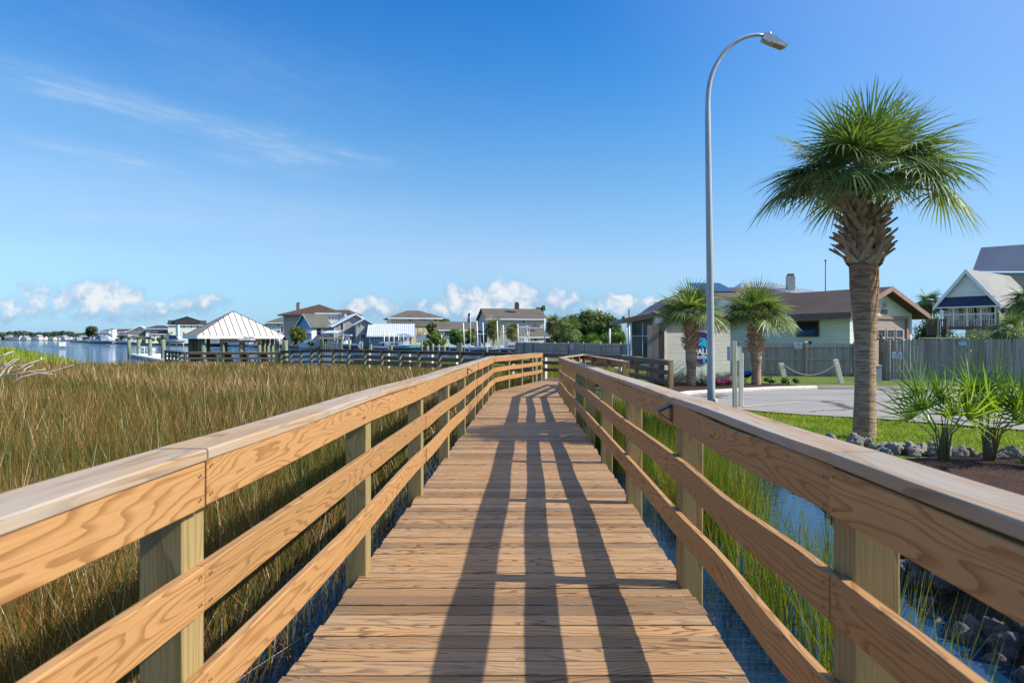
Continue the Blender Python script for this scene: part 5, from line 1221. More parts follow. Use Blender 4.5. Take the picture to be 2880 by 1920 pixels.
mb = MB(); mb.board(T @ V(3.75, -.35, .4), T @ V(3.95, -.12, 2.1), (1, 0, 0), .14, .04); o = mb.build('leaning_plank', M['white']); tag(o, 'white plank leaning against the garage door of house 410', 'plank')

# --- the raised house with a screened porch at the right edge
T = Matrix.Translation((XX(2804, 38.2), 38.2, 0)) @ Matrix.Rotation(rad(-52), 4, 'Z')
t = thing('house', 'raised grey house with a steep slate-blue roof and white-railed porch', 'house', T @ V(0, 2, .4))
pw_, pd = 2.9, 5.2; ze, zr, zf = 4.36, 6.12, 2.82
mb = MB(); roof_gable_y(mb, pw_, 6.6, ze, zr, .30, .16, T, x0=-pw_); mb.build('porch_roof', M['r_light'], t)
k = (zr - ze) / (pw_ / 2); mb = MB(); y = -.33; mb.prism([(-pw_ - .30, y, ze - .30 * k), (-pw_ / 2, y, zr), (.30, y, ze - .30 * k), (.30, y, ze - .30 * k - .26), (-pw_ / 2, y, zr - .28), (-pw_ - .30, y, ze - .30 * k - .26)], (0, .025, 0), 0, T); mb.build('bargeboard', M['white'], t)
mb = MB(); mb.prism([(-pw_ + .05, -.1, ze), (-.05, -.1, ze), (-pw_ / 2, -.1, zr - .2)], (0, .1, 0), 0, T); mb.build('gable_wall', M['w_white'], t)
mb = MB(); mb.prism([(-pw_ - .2, -.32, ze - .35), (.2, -.32, ze - .35), (-.1, -.12, ze + .18), (-pw_ + .1, -.12, ze + .18)], (0, .03, -.06), 0, T); mb.build('skirt_roof', M['r_blue'], t)
mb = MB(); mb.bx(-pw_ - .2, .2, -.30, -.2, ze - .46, ze - .36, T); mb.build('porch_beam', M['white'], t)
mb = MB(); mb.bx(-pw_, 0, -.1, pd, zf - .15, zf, T); mb.build('porch_floor', M['oldwood'], t)
mb = MB(); mb.bx(-pw_ - 1.05, -.05, 3.2, 3.3, zf + .01, ze - .02, T); mb.build('wall', M['w_taupe'], t)
window(t, T, -2.4, -1.8, zf + .5, ze - .35, 3.2); window(t, T, -1.3, -.6, zf + .5, ze - .35, 3.2)
for i in range(5): mb = MB(); x_ = -pw_ + .05 + i * (pw_ - .1) / 4; mb.bx(x_ - .028, x_ + .028, -.12, -.06, .5 if i in (0, 4) else zf, ze - .4, T); mb.build('porch_post', M['white'], t)
mb = MB(); mb.bx(-.05, .12, 0, .17, .3, ze - .1, T); mb.build('pier', M['greypicket'], t)
mb = MB(); mb.bx(-pw_, 0, -.10, -.04, zf + .68, zf + .74, T)
for i in range(22): mb.bx(-pw_ + .08 + i * .13, -pw_ + .098 + i * .13, -.08, -.06, zf + .02, zf + .68, T)
mb.build('balcony_rail', M['white'], t)
mb = MB(); mb.bx(-.06, .0, .2, 4.8, zf + .68, zf + .74, T)
for i in range(34): mb.bx(-.05, -.02, .25 + i * .13, .275 + i * .13, zf + .01, zf + .68, T)
for y_ in (1.6, 3.2, 4.7): mb.bx(-.07, .01, y_, y_ + .07, zf + .75, ze - .3, T)
mb.build('balcony_rail', M['white'], t)
D = 45; mb = MB(); xa = XX(2738, D); wide = 9.0; ze2, zr2 = ZZ(756, D), ZZ(687, D)
mb.prism([(xa + .5, D, .3), (xa + wide, D, .3), (xa + wide, D, ze2 - .25), (xa + .5, D, ze2 - .25)], (0, 1.6, 0)); mb.build('main_wall', M['w_taupe'], t)
mb = MB(); q0 = XX(2776, D + 2.0); mb.prism([(xa - .2, D - .4, ze2 - .2), (xa + wide, D - .4, ze2 - .2), (xa + wide, D + 2.3, zr2 + .5), (q0 - .1, D + 2.3, zr2)], (0, .16, .12)); mb.build('main_roof', M['r_blue'], t)
# rocking chairs on its porch
for i, (xx_, lb) in enumerate(((-2.35, 'pale rocking chair at the far left of the raised porch'), (-1.55, 'white slatted rocking chair in the middle of the raised porch'), (-.85, 'white slatted rocking chair beside the middle one on the porch'))):
    c = thing('rocking_chair', lb, 'chair', T @ V(xx_, .8, zf), 'rocking chairs on the porch')
    mb = MB(); mb.bx(xx_ - .26, xx_ + .26, .55, 1.05, zf + .40, zf + .44, T); mb.build('seat', M['white'], c)
    mb = MB(); [mb.prism([(xx_ - .26 + j * .1, .5, zf + .42), (xx_ - .21 + j * .1, .5, zf + .42), (xx_ - .21 + j * .1, .32, zf + 1.05), (xx_ - .26 + j * .1, .32, zf + 1.05)], (0, .03, 0), 0, T) for j in range(6)]; mb.bx(xx_ - .28, xx_ + .3, .30, .34, zf + 1.05, zf + 1.12, T); mb.build('backrest', M['white'], c)
    for s_ in (-.27, .25): mb = MB(); mb.bx(xx_ + s_, xx_ + s_ + .03, .45, 1.1, zf + .015, zf + .06, T); mb.bx(xx_ + s_, xx_ + s_ + .03, .5, .54, zf + .06, zf + .66, T); mb.bx(xx_ + s_, xx_ + s_ + .03, 1.0, 1.04, zf + .06, zf + .66, T); mb.bx(xx_ + s_ - .02, xx_ + s_ + .05, .42, 1.08, zf + .66, zf + .69, T); mb.build('rocker', M['white'], c)
# plants and bits round it
shrub('hedge', 'long dark green hedge below the raised porch', XX(2735, 35), 35, .3, 2.1, .8, 1.35, 13000, .07, 'shrub', 'hedge', None, 26)
shrub('shrub', 'broad dark shrub at the right edge behind the board fence', XX(2880, 33), 33, .3, 1.0, .8, 1.5, 3500, .08, 'shrub', 'shrub', None, 14)
shrub('shrub', 'dark foliage filling the gap between the garage and the side deck', XX(2622, 43), 43, .3, 1.2, .8, 2.0, 6500, .085, 'oak', 'shrub', None, 16)
t = thing('deck_rail', 'brown picket rail of a side deck between garage and porch', 'railing', (XX(2635, 37), 37, .4))
mb = MB(); xa, xb = XX(2608, 37), XX(2668, 37); mb.bx(xa, xb, 37, 37.06, 3.1, 3.18); mb.bx(xa, xb, 37, 37.06, 2.35, 2.43)
for i in range(11): mb.bx(xa + i * .105, xa + .045 + i * .105, 36.96, 37, 2.3, 3.15)
mb.build('pickets', M['oldwood'], t); ext_box(t, 'post', 2636, 2641, 890, 960, 36.9, .1, 'oldpost'); ext_box(t, 'post', 2662, 2667, 890, 960, 36.9, .1, 'oldpost')
t = thing('low_shelf', 'long low bench with a pale top just behind the board fence', 'bench', (XX(2655, 33.5), 33.5, .4))
mb = MB(); mb.bx(XX(2600, 33.5), XX(2713, 33.5), 33.5, 34, 2.12, 2.17); mb.build('bench_top', M['palewood'], t)
mb = MB(); mb.bx(XX(2604, 33.5), XX(2706, 33.5), 33.6, 33.66, .4, 2.1); mb.build('bench_front', M['oldwood'], t)
for p_ in (2647, 2675, 2703): ext_box(t, 'leg', p_, p_ + 3, 948, 1010, 33.5, .06, 'palewood')
t = thing('mast', 'thin dark mast with a ball finial behind the garage roof', 'mast', (XX(2322, 48), 48, .4))
mb = MB(); mb.tube([(XX(2321, 48), 48, .4), (XX(2322, 48), 48, ZZ(735, 48))], [.06, .04], 8); mb.build('pole', M['fascia'], t)
mb = MB(); xm, zm = XX(2322, 48), ZZ(733, 48); mb.tube([(xm, 48, zm - .10), (xm, 48, zm - .04), (xm, 48, zm + .04), (xm, 48, zm + .1)], [.01, .07, .07, .01], 8); mb.build('finial', M['fascia'], t)
BP = 'cabbage palms behind the fence'
def bgpalm(label, px, Y, ytop, ycr, rad_, leaf='palm', group=BP, zb=.35, nf=24, pet=.5, nl=20, e_lo=-55, dr=.9):
    """ytop: photo height of the crown top, ycr: of the crown's base"""
    zt = ZZ(ycr, Y) ; x = XX(px, Y)
    return palm(label, x, Y, zb, zt, [(0, .2), (.1, .17), (.8, .17), (1, .15)], nf, pet, rad_, 0, group, 0, (0, 0), leaf, e_lo, nl, width=.03 * rad_ + .004, droop=dr)
bgpalm('cabbage palm crown showing over the right gable of house 410', 2612, 47, 812, 848, 1.0)
bgpalm('low palm in front of the raised porch, right of the hedge', 2835, 30.5, 870, 925, .95, nf=20)
bgpalm('dark palm at the right edge beside the porch', 2890, 32, 790, 842, 1.05)
# ================================================================ gazebo
M['gzroof'] = mat('cream metal roof', (0.58, 0.515, 0.43), (0.53, 0.47, 0.39), 2, .45)
M['gzseam'] = mat('dark roof seam', (0.075, 0.06, 0.055), None, 3, .5)
g = thing('gazebo', 'open gazebo with a cream pyramid roof on green pilings over the marsh', 'gazebo', (-22, 51.1, .1))
A = V(-22.7, 47, 0); th = rad(35.4); S = 5.92; T = Matrix.Translation(A) @ Matrix.Rotation(th, 4, 'Z')
ze, zr = 2.345, 4.17
mb = MB(); c_ = V(S / 2, S / 2, zr); co = [V(0, 0, ze), V(S, 0, ze), V(S, S, ze), V(0, S, ze)]; lo4 = [v - V(0, 0, .05) for v in co]
mb.add([T @ v for v in co + [c_] + lo4], [(0, 1, 4), (1, 2, 4), (2, 3, 4), (3, 0, 4), (5, 6, 7, 8)[::-1], (0, 5, 6, 1), (1, 6, 7, 2), (2, 7, 8, 3), (3, 8, 5, 0)]); mb.build('roof', M['gzroof'], g)
mb = MB()
for k in range(4):
    a, b_ = co[k], co[(k + 1) % 4]; n_in = (c_ - (a + b_) / 2); e = (b_ - a)
    for i in range(1, 14):
        q = i / 14; p = a + e * q; f = 1 - abs(q - .5) * 2
        if f < .05: continue
        p2 = p + n_in * f; nn = e.cross(n_in).normalized(); w_ = e.normalized() * .020
        mb.prism([T @ (p - w_ + nn * .004), T @ (p + w_ + nn * .004), T @ (p2 + w_ + nn * .004), T @ (p2 - w_ + nn * .004)], (T.to_3x3() @ nn) * .014)
    mb.tube([T @ (a + V(0, 0, .02)), T @ (c_ + V(0, 0, .02))], .02, 6)
mb.build('roof_seams', M['gzseam'], g)
for k in range(4):
    a, b_ = co[k], co[(k + 1) % 4]; mb = MB(); mb.board(T @ (a - V(0, 0, .14)), T @ (b_ - V(0, 0, .14)), (0, 0, 1), .17, .05); mb.build('fascia', M['white'], g)
mb = MB(); mb.board(T @ V(1.6, .35, ze - .36), T @ V(4.3, .35, ze - .36), (0, 0, 1), .28, .08); mb.build('header_beam', M['sawn'], g)
for i in range(5):
    for j in range(5):
        if 0 < i < 4 and 0 < j < 4: continue
        mb = MB(); p = T @ V(.45 + i * (S - .9) / 4, .45 + j * (S - .9) / 4, 0); r = .135
        if (i + j) % 3 == 1: mb.board((p.x, p.y, -.5), (p.x, p.y, ze - .15), (1, 0, 0), .24, .24, c=.02); mb.build('post', M['piling'], g)
        else: mb.tube([(p.x, p.y, -.5), (p.x, p.y, ze - .15)], r, 12); mb.build('post', M['brownpile'] if (i, j) in ((0, 1), (0, 2), (0, 3)) else M['piling'], g)
mb = MB(); mb.bx(-.2, S + .2, -.2, S + .2, -.02, .10, T); mb.build('deck', M['oldwood'], g)
ts = thing('gazebo_sign', 'white sign hanging from the gazebo eave with the gazebo name', 'sign', (-18.6, 49.5, 2))
q = 2.83; p = T @ V(q * 1.13, -.03, ze - .20)
T2 = Matrix.Translation(p) @ Matrix.Rotation(th * .6, 4, 'Z')
mb = MB(); mb.bx(-.60, .60, -.05, -.02, -.13, .13, T2); mb.build('panel', M['white'], ts)
text('Elbert "Bert" Dixon', .125, T2 @ V(0, -.056, .05), th * .6, M['ink'], ts, shear=.25, bold=.002); text('G A Z E B O', .10, T2 @ V(0, -.056, -.07), th * .6, M['ink'], ts, bold=.002)
# platform deck in front
mb = MB(); mb.prism([(-16.6, 46, -.0), (-23.2, 46.2, 0), (-27.5, 52, 0), (-24, 57, 0), (-14.5, 51, 0)], (0, 0, .075)); mb.build('deck', M['oldwood'], old)
# black fan-backed chairs on the platform
def adirondack(x, y, z, yaw, label):
    t = thing('deck_chair', label, 'chair', (x, y, z), 'dark fan-backed chairs on the gazebo deck'); T = Matrix.Translation((x, y, z)) @ Matrix.Rotation(yaw, 4, 'Z')
    mb = MB()
    for i in range(7):
        u = (i - 3) / 3; mb.prism([(u * .20 - .035, .30, .3), (u * .20 + .035, .30, .3), (u * .30 + .045, .62, 1.12 - .16 * u * u), (u * .30 - .045, .62, 1.12 - .16 * u * u)], (0, .025, 0), 0, T)
    mb.build('backrest', M['black'], t)
    mb = MB(); mb.prism([(-.26, -.3, .38), (.26, -.3, .38), (.26, .3, .28), (-.26, .3, .28)], (0, 0, .03), 0, T); mb.build('seat', M['black'], t)
    for s in (-1, 1): mb = MB(); mb.bx(s * .32 - .06, s * .32 + .06, -.35, .42, .60, .63, T); mb.build('arm', M['black'], t); mb = MB(); mb.bx(s * .30 - .03, s * .30 + .03, -.32, -.26, 0, .6, T); mb.bx(s * .30 - .03, s * .30 + .03, .32, .38, 0, .6, T); mb.build('leg', M['black'], t)
for px, yw, lb in ((556, .2, 'dark fan-backed chair furthest left on the gazebo deck'), (601, .1, 'dark fan-backed chair beside the second gazebo post gap'), (651, -.1, 'dark fan-backed chair just left of the gazebo sign'), (700, -.2, 'dark fan-backed chair under the right part of the gazebo roof'), (756, -.4, 'dark fan-backed chair furthest right on the gazebo deck')):
    adirondack(XX(px, 47.2), 47.2, .14, PI + yw, lb)
# picket kiosk on the boardwalk
t = thing('picket_gate', 'short picket screen with two green posts and a heavy pale top beam', 'screen', (XX(930, 47), 47, .1)); D = 47
for a in (899, 953): mb = MB(); mb.bx(XX(a, D), XX(a + 8, D), D, D + .2, 0, ZZ(951, D)); mb.build('post', M['piling'], t)
mb = MB(); mb.board((XX(897, D), D - .03, ZZ(951, D)), (XX(965, D), D - .03, ZZ(951, D)), (0, 0, 1), .13, .10); mb.build('top_beam', M['sawn'], t)
mb = MB()
for i in range(9): x = XX(908.5 + i * 5.1, D); mb.bx(x, x + .055, D + .05, D + .08, .2, ZZ(960, D))
mb.bx(XX(907, D), XX(953, D), D + .081, D + .11, ZZ(975, D), ZZ(973, D)); mb.build('pickets', M['palewood'], t)
# meter pedestal
t = thing('utility_pedestal', 'pale green utility box on a post at the right end of the gazebo', 'utility box', (XX(783, 46.5), 46.5, 0)); D = 46.5
mb = MB(); mb.bx(XX(779.5, D), XX(784.5, D), D, D + .1, 0, ZZ(978, D)); mb.build('post', M['piling'], t)
mb = MB(); mb.bx(XX(778, D), XX(787, D), D - .1, D - .001, ZZ(978, D), ZZ(967, D)); mb.build('box', M['r_green'], t); mb = MB(); mb.bx(XX(779, D), XX(786, D), D - .06, D + .05, ZZ(959, D), ZZ(952, D)); mb.build('lamp', M['white'], t)

# ================================================================ docks, pilings, poles
def piling(x, y, z1, r, label, group, m='piling', cap=True, lean=0):
    t = thing('piling', label, 'piling', (x, y, 0), group)
    mb = MB(); mb.tube([(x, y, -.6), (x + lean, y, z1)], [r * 1.05, r], 12); mb.build('shaft', M[m], t)
    if cap: mb = MB(); mb.tube([(x + lean, y, z1 - .12), (x + lean, y, z1 + .001), (x + lean, y, z1 + r * 1.1)], [r * 1.12, r * 1.12, .01], 12); mb.build('cap', M['black'], t)
for px, Y, py, lb in ((363, 78, 951, 'piling furthest left at the floating dock'), (389.5, 74, 951, 'second piling from the left at the floating dock'), (422, 67, 950, 'third piling from the left at the floating dock'), (459, 57, 949, 'tall nearest piling of the floating dock, with a dark cone cap')):
    piling(XX(px, Y), Y, ZZ(py, Y), .17, lb, 'pilings of the floating dock')
piling(XX(803, 46), 46, ZZ(950, 46), .15, 'thick dark-capped piling just right of the gazebo roof', 'pilings by the gazebo'); piling(XX(795, 48), 48, ZZ(953, 48), .14, 'uncapped leaning piling beside the dark-capped one right of the gazebo', 'pilings by the gazebo', cap=False, lean=.1)
t = thing('floating_dock', 'white floating dock on the left of the gazebo', 'dock', (-34, 65, .4))
mb = MB(); mb.prism([(XX(365, 77), 77, .28), (XX(452, 56), 56, .28), (XX(522, 56), 56, .28), (XX(470, 77), 77, .28)], (0, 0, .16)); mb.build('dock_deck', M['white'], t)
mb = MB(); mb.prism([(XX(368, 76.8), 76.8, .0), (XX(453, 56.2), 56.2, .0), (XX(520, 56.2), 56.2, 0), (XX(468, 76.8), 76.8, .0)], (0, 0, .27)); mb.build('float', mat('dock float', (.10, .12, .14), None, 2, .5), t)
D = 72; mb = MB()
for a in (393, 406): mb.tube([(XX(a, D), D, .44), (XX(a, D), D, ZZ(977, D))], .03, 6)
mb.tube([(XX(389, D), D, ZZ(976.5, D)), (XX(408, D), D, ZZ(976.5, D))], .06, 6)
for z_ in (.8, 1.05): mb.tube([(XX(393, D), D, z_), (XX(406, D), D, z_)], .02, 6)
mb.build('boarding_ladder', M['white'], t)
D = 66; mb = MB(); x_ = XX(431, D); mb.tube([(x_, D, .44), (x_, D, .95), (x_, D, 1.0), (x_, D, 1.1), (x_, D, 1.25)], [.14, .09, .2, .16, .03], 10); mb.build('power_pedestal', M['white'], t)
D = 160; xs_ = XX(176, D); T = Matrix.Translation((xs_, D, 0)) @ Matrix.Rotation(rad(32), 4, 'Z')
t = thing('water_sign', 'square white warning board on a short post in the open water', 'sign', (xs_, D, 0))
mb = MB(); mb.bx(-.66, .66, 0, .05, .40, 1.36, T); mb.build('panel', M['white'], t)
mb = MB(); mb.tube([(xs_ + .02, D + .14, -.5), (xs_ + .02, D + .14, 1.3)], .06, 6); mb.build('post', M['brownpile'], t)
mb = MB(); mb.prism([(.16 * math.cos(a), -.004, 1.0 + .16 * math.sin(a)) for a in [2 * PI * i / 20 for i in range(20)]], (0, -.01, 0), 0, T); mb.prism([(-.3, -.004, .60), (.3, -.004, .60), (.3, -.004, .65), (-.3, -.004, .65)], (0, -.01, 0), 0, T); mb.build('markings', mat('faded orange mark', (.62, .50, .42), None, 2, .5), t)
# wooden pilings along the canal dock
PG = 'pilings along the canal'
for i, (px, Y, y1) in enumerate(((983, 110, 958), (1018, 108, 960), (1095, 116, 960), (1146, 112, 959), (1157, 112, 960), (1186, 105, 958), (1202, 100, 969), (1217, 98, 966), (1234, 96, 968), (1369, 92, 975), (1101, 104, 970), (1043, 96, 965), (1250, 100, 972))):
    piling(XX(px, Y), Y, ZZ(y1, Y), .17 if px != 1202 else .24, 'greenish timber piling standing in the canal among the boats', PG, cap=px in (1043, 1202))
mb = MB(); mb.board((XX(1292, 60), 60, 0), (XX(1292, 60), 60, ZZ(963, 60)), (1, 0, 0), .48, .4, c=.03); tag(mb.build('dock_post', M['oldpost']), 'thick square timber post rising behind the dark boardwalk rail', 'post')
mb = MB(); mb.board((XX(1068, 118), 118, ZZ(963, 118)), (XX(1160, 118), 118, ZZ(963, 118)), (0, 0, 1), .15, 1.2); o = mb.build('dock_beam', M['white']); tag(o, 'long white-edged boat lift beam above the teal boat', 'boat lift')
for p_ in (1078, 1112, 1140): mb = MB(); mb.tube([(XX(p_, 118), 118.3, -.5), (XX(p_, 118), 118.3, ZZ(964, 118))], .16, 10); mb.build('pile', M['piling'], o)
# white guide poles of the boat lifts
for px, Y, y0, y1, ln in ((1303, 100, 908, 965, .18), (1341, 98, 902, 985, .20), (1358, 104, 907, 968, .15), (1398, 104, 902, 975, .18), (1415, 107, 914, 972, .05), (1456, 100, 911, 965, .15), (1483, 104, 915, 965, 0), (1532, 98, 895, 965, -.05), (1715, 70, 924, 962, 0), (1763, 60, 921, 965, 0), (1769, 60, 917, 965, .1), (1080, 120, 935, 965, .1), (1094, 122, 935, 963, .0), (1108, 122, 935, 963, 0), (1121, 121, 935, 963, 0), (1135, 121, 935, 963, 0), (966, 118, 938, 966, 0), (1242, 112, 941, 966, 0)):
    mb = MB(); mb.tube([(XX(px, Y) + ln * 1.0, Y, ZZ(y1, Y) - 1.2), (XX(px, Y), Y, ZZ(y0, Y))], .075, 8); mb.build('guide_pole', M['white']); o = COL.objects[-1] if False else None
for o in [o for o in bpy.data.objects if o.name.startswith('guide_pole')]: tag(o, 'white guide pole of a boat lift sticking up by the canal', 'pole', 'white guide poles of the boat lifts')
# flag
t = thing('flagpole', 'white flagpole with a limp striped flag beside the canal', 'flagpole', (XX(1323, 110), 110, .3)); D = 110
mb = MB(); mb.tube([(XX(1323.5, D), D, .3), (XX(1323, D), D, ZZ(872, D))], [.08, .035], 8); mb.build('pole', M['white'], t)
fm, nt, b = newmat('flag cloth'); s_ = nd(nt, 'ShaderNodeSeparateXYZ', {0: ocoord(nt)}).outputs
f = mth(nt, 'FRACT', mth(nt, 'MULTIPLY', mth(nt, 'ADD', s_[2], mth(nt, 'MULTIPLY', s_[0], .5)), 3.4)); cc = mixc(nt, mth(nt, 'GREATER_THAN', f, .5), (.50, .05, .07), (.62, .55, .55)); cc = mixc(nt, mth(nt, 'GREATER_THAN', s_[2], ZZ(888, D)), cc, (.03, .04, .16)); setin(nt, b, 'Base Color', cc); setin(nt, b, 'Roughness', .8)
mb = MB(); vs = []
for i in range(9):
    z = ZZ(878, D) - 1.65 * i / 8
    for j in range(4): vs.append((XX(1323, D) - .02 - j * .13 - .02 * i * (j > 0) + (.25 if i > 6 else 0) * j / 3, D + .10 * math.sin(j * 2.2 + i * .5), z - .10 * j))
mb.add(vs, [(i * 4 + j, i * 4 + j + 1, (i + 1) * 4 + j + 1, (i + 1) * 4 + j) for i in range(8) for j in range(3)], sm=True); mb.build('flag', fm, t)
# sun loungers by the blue-gabled house
for px, lb in ((817, 'grey sun lounger nearer the shrub-side dock edge'), (834, 'grey sun lounger next to the white dock pole')):
    D = 139; t = thing('sun_lounger', lb, 'sun lounger', (XX(px, D), D, .4), 'sun loungers on the far dock'); x = XX(px, D)
    mb = MB(); mb.prism([(x - .9, D, .75), (x - .1, D, .75), (x + .5, D, 1.55), (x + .5, D, 1.48), (x - .1, D, .66), (x - .9, D, .66)], (0, .7, 0)); mb.build('sling', M['w_grey'], t)
    for s in (-.8, .0): mb = MB(); mb.bx(x + s, x + s + .06, D, D + .7, .4, .66); mb.build('leg', M['black'], t)

# ================================================================ boats
M['teal'] = mat('teal hull', (.16, .42, .40), (.14, .38, .36), 1, .2); M['bluehull'] = mat('grey blue hull', (.20, .27, .38), None, 1, .2); M['greyhull'] = mat('cream grey hull', (.56, .56, .50), None, 1, .25); M['navy'] = mat('navy canvas', (.05, .055, .14), None, 4, .7); M['inflat'] = mat('grey inflatable tube', (.36, .38, .40), None, 2, .45); M['seatc'] = mat('cream upholstery', (.62, .56, .44), None, 2, .5)
def boat(label, px, Y, pyk, L, hull, bow=1, console=True, ttop=0.0, motor=1, cabin=None, group=None, beam=None, name='motor_boat', det=True, motm='gel', zlift=None):
    """px: photo column of the middle, pyk: row of the keel; bow=+1 points right"""
    x, z0 = XX(px, Y), ZZ(pyk, Y) if zlift is None else zlift
    T = Matrix.Translation((x, Y, z0)) @ Matrix.Diagonal((bow, 1, 1, 1)); B = beam or L * .34; H = L * .15
    t = thing(name, label, 'boat', (x, Y, z0), group)
    n = 9; vs = []
    for i in range(n + 1):
        q = i / n; xx_ = -L / 2 + L * q; hb = B / 2 * (1 - max(0, (q - .45) / .55) ** 2.2) + .02; kz = H * .55 * max(0, (q - .7) / .3) ** 2; sz = H * (1 + .35 * q * q)
        cz = kz + (sz - kz) * .35; rake = .25 * H * max(0, (q - .8) / .2)
        for yy, zz in ((-hb, sz), (-hb * .92, cz + .1 * H), (-hb * .8, cz), (0, kz), (hb * .8, cz), (hb * .92, cz + .1 * H), (hb, sz)): vs.append((xx_ + rake * (zz - kz) / H, yy, zz))
    fs = [(i * 7 + j, i * 7 + j + 1, (i + 1) * 7 + j + 1, (i + 1) * 7 + j) for i in range(n) for j in range(6)] + [tuple(range(7)), tuple(n * 7 + j for j in range(7))]
    mb = MB(); mb.add([T @ V(*v) for v in vs], fs, sm=False); mb.build('hull', M[hull], t)
    mb = MB(); dk = []
    for i in range(n + 1): a = vs[i * 7]; dk += [(a[0], a[1] * 1.03, a[2]), (a[0], -a[1] * 1.03, a[2])]
    vv = [T @ V(*v) for v in dk] + [T @ V(v[0], v[1], v[2] - .09) for v in dk]; m_ = len(dk)
    mb.add(vv, [(2 * i, 2 * i + 1, 2 * i + 3, 2 * i + 2) for i in range(n)] + [(2 * i, 2 * i + 2, m_ + 2 * i + 2, m_ + 2 * i) for i in range(n)] + [(2 * i + 1, m_ + 2 * i + 1, m_ + 2 * i + 3, 2 * i + 3) for i in range(n)] + [(0, m_, m_ + 1, 1)])
    mb.build('deck', M['gel'], t)
    s = L / 6
    if console:
        mb = MB(); mb.prism([(-.35 * s, -.45 * s, H), (.55 * s, -.45 * s, H), (.40 * s, -.45 * s, H + .85 * s), (-.25 * s, -.45 * s, H + .85 * s)], (0, .9 * s, 0), 0, T); c = mb.build('console', M['gel'], t)
        mb = MB(); mb.prism([(.38 * s, -.42 * s, H + .86 * s), (.10 * s, -.42 * s, H + 1.30 * s), (.06 * s, -.42 * s, H + 1.30 * s), (.32 * s, -.42 * s, H + .86 * s)], (0, .84 * s, 0), 0, T); mb.build('windshield', M['glass'], c)
        mb = MB(); mb.bx(-1.1 * s, -.6 * s, -.4 * s, .4 * s, H, H + .5 * s, T); mb.bx(-1.15 * s, -1.05 * s, -.4 * s, .4 * s, H + .5 * s, H + .85 * s, T); mb.build('seat', M['seatc'], t)
    if ttop:
        hz_ = H + ttop
        mb = MB(); pf = [(-1.45 * s, hz_ - .02), (-1.2 * s, hz_ + .10), (.2 * s, hz_ + .16), (1.25 * s, hz_ - .04), (1.2 * s, hz_ - .12), (-1.4 * s, hz_ - .08)]
        mb.prism([(a, -.75 * s, c_) for a, c_ in pf], (0, 1.5 * s, 0), 0, T); mb.build('hard_top', M['gel'], t)
        mb = MB()
        for yy in (-.55 * s, .55 * s):
            for a, c_ in ((-.9, -.55), (-.55, .3), (.85, .35), (.3, .8)): mb.tube([T @ V(c_ * s, yy, H), T @ V(a * s * .9, yy * 1.1, hz_ - .05)], .035 * s + .01, 5)
        mb.build('top_frame', M['gel'], t)
    if cabin:
        mb = MB(); mb.prism([(-.28 * L, -B * .36, H * 1.02), (.18 * L, -B * .36, H * 1.1), (.05 * L, -B * .36, H * 1.02 + 1.25 * s), (-.26 * L, -B * .36, H * 1.02 + 1.3 * s)], (0, B * .72, 0), 0, T); mb.build('cabin', M[cabin], t)
        mb = MB(); mb.prism([(.19 * L, -B * .33, H * 1.12), (.40 * L, -B * .2, H * 1.2), (.10 * L, -B * .3, H * 1.02 + .9 * s)], (0, B * .6, 0), 0, T); mb.build('foredeck', M['gel'], t)
    for k in range(motor):
        yy = (k - (motor - 1) / 2) * .55 * s; mb = MB(); x0 = -L / 2
        mb.prism([(x0 - .62 * s, yy - .17 * s, H * .85), (x0 - .08 * s, yy - .17 * s, H * .85), (x0 - .05 * s, yy - .17 * s, H * .85 + .55 * s), (x0 - .25 * s, yy - .17 * s, H * .85 + .82 * s), (x0 - .60 * s, yy - .17 * s, H * .85 + .66 * s)], (0, .34 * s, 0), 0, T)
        mb.prism([(x0 - .45 * s, yy - .07 * s, -.25 * s), (x0 - .12 * s, yy - .07 * s, -.05 * s), (x0 - .12 * s, yy - .07 * s, H * .85), (x0 - .42 * s, yy - .07 * s, H * .85)], (0, .14 * s, 0), 0, T); mb.build('outboard_motor', M[motm], t)
    return t
boat('teal centre-console boat under the white lift beam', 1139, 112, 984.5, 5.3, 'teal', 1, True, 1.75)
boat('cream centre-console boat with tan seats beside the distant fence', 1370, 96, 989, 4.5, 'greyhull', 1, True)
boat('white boat with a tall hard top rising over the distant fence', 1478, 86, 977, 4.4, 'gel', 1, True, 1.9)
boat('grey-blue hulled boat with white outboard on a lift by the picket screen', 972, 116, 979, 4.6, 'bluehull', -1, True, 1.5)
boat('blue boat with a white outboard partly hidden by the distant fence', 1450, 84, 990, 3.6, 'bluehull', 1, False)
boat('grey inflatable boat moored left of the flagpole', 1300, 101, 985, 3.4, 'inflat', 1, False, 0, 1)
boat('small grey tender beside the teal boat', 1070, 110, 983, 2.8, 'inflat', -1, False, 0, 1, motm='navy')
boat('white cruiser with a navy cabin cover on a lift beside the gazebo roof', 494, 212, 964.5, 6.6, 'gel', 1, False, 0, 1, cabin='navy')
for p_ in (477, 497, 516): mb = MB(); mb.tube([(XX(p_, 212), 212, -.5), (XX(p_, 212), 212, .9)], .13, 8); tag(mb.build('lift_post', M['palewood']), 'pale post of the boat lift under the white cruiser', 'post', 'posts under the white cruiser')
boat('white boat with its bow to the right on a lift, left of the dock pilings', 358, 236, 966, 6.4, 'gel', 1, True, 2.0, 2, motm='navy')
boat('long white boat with a low cabin moored below the pale blue house', 305, 262, 963, 6, 'gel', 1, False, 0, 2, cabin='gel', motm='navy')
boat('white boat seen through the gazebo posts, nearest the seawall', 672, 160, 974, 5.5, 'gel', -1, True, 1.8); boat('navy-hulled boat seen through the gazebo posts', 625, 165, 975, 6, 'navy', 1, True, 1.6); boat('white boat below the right half of the gazebo eave', 735, 158, 976, 5, 'gel', 1, True, 0)
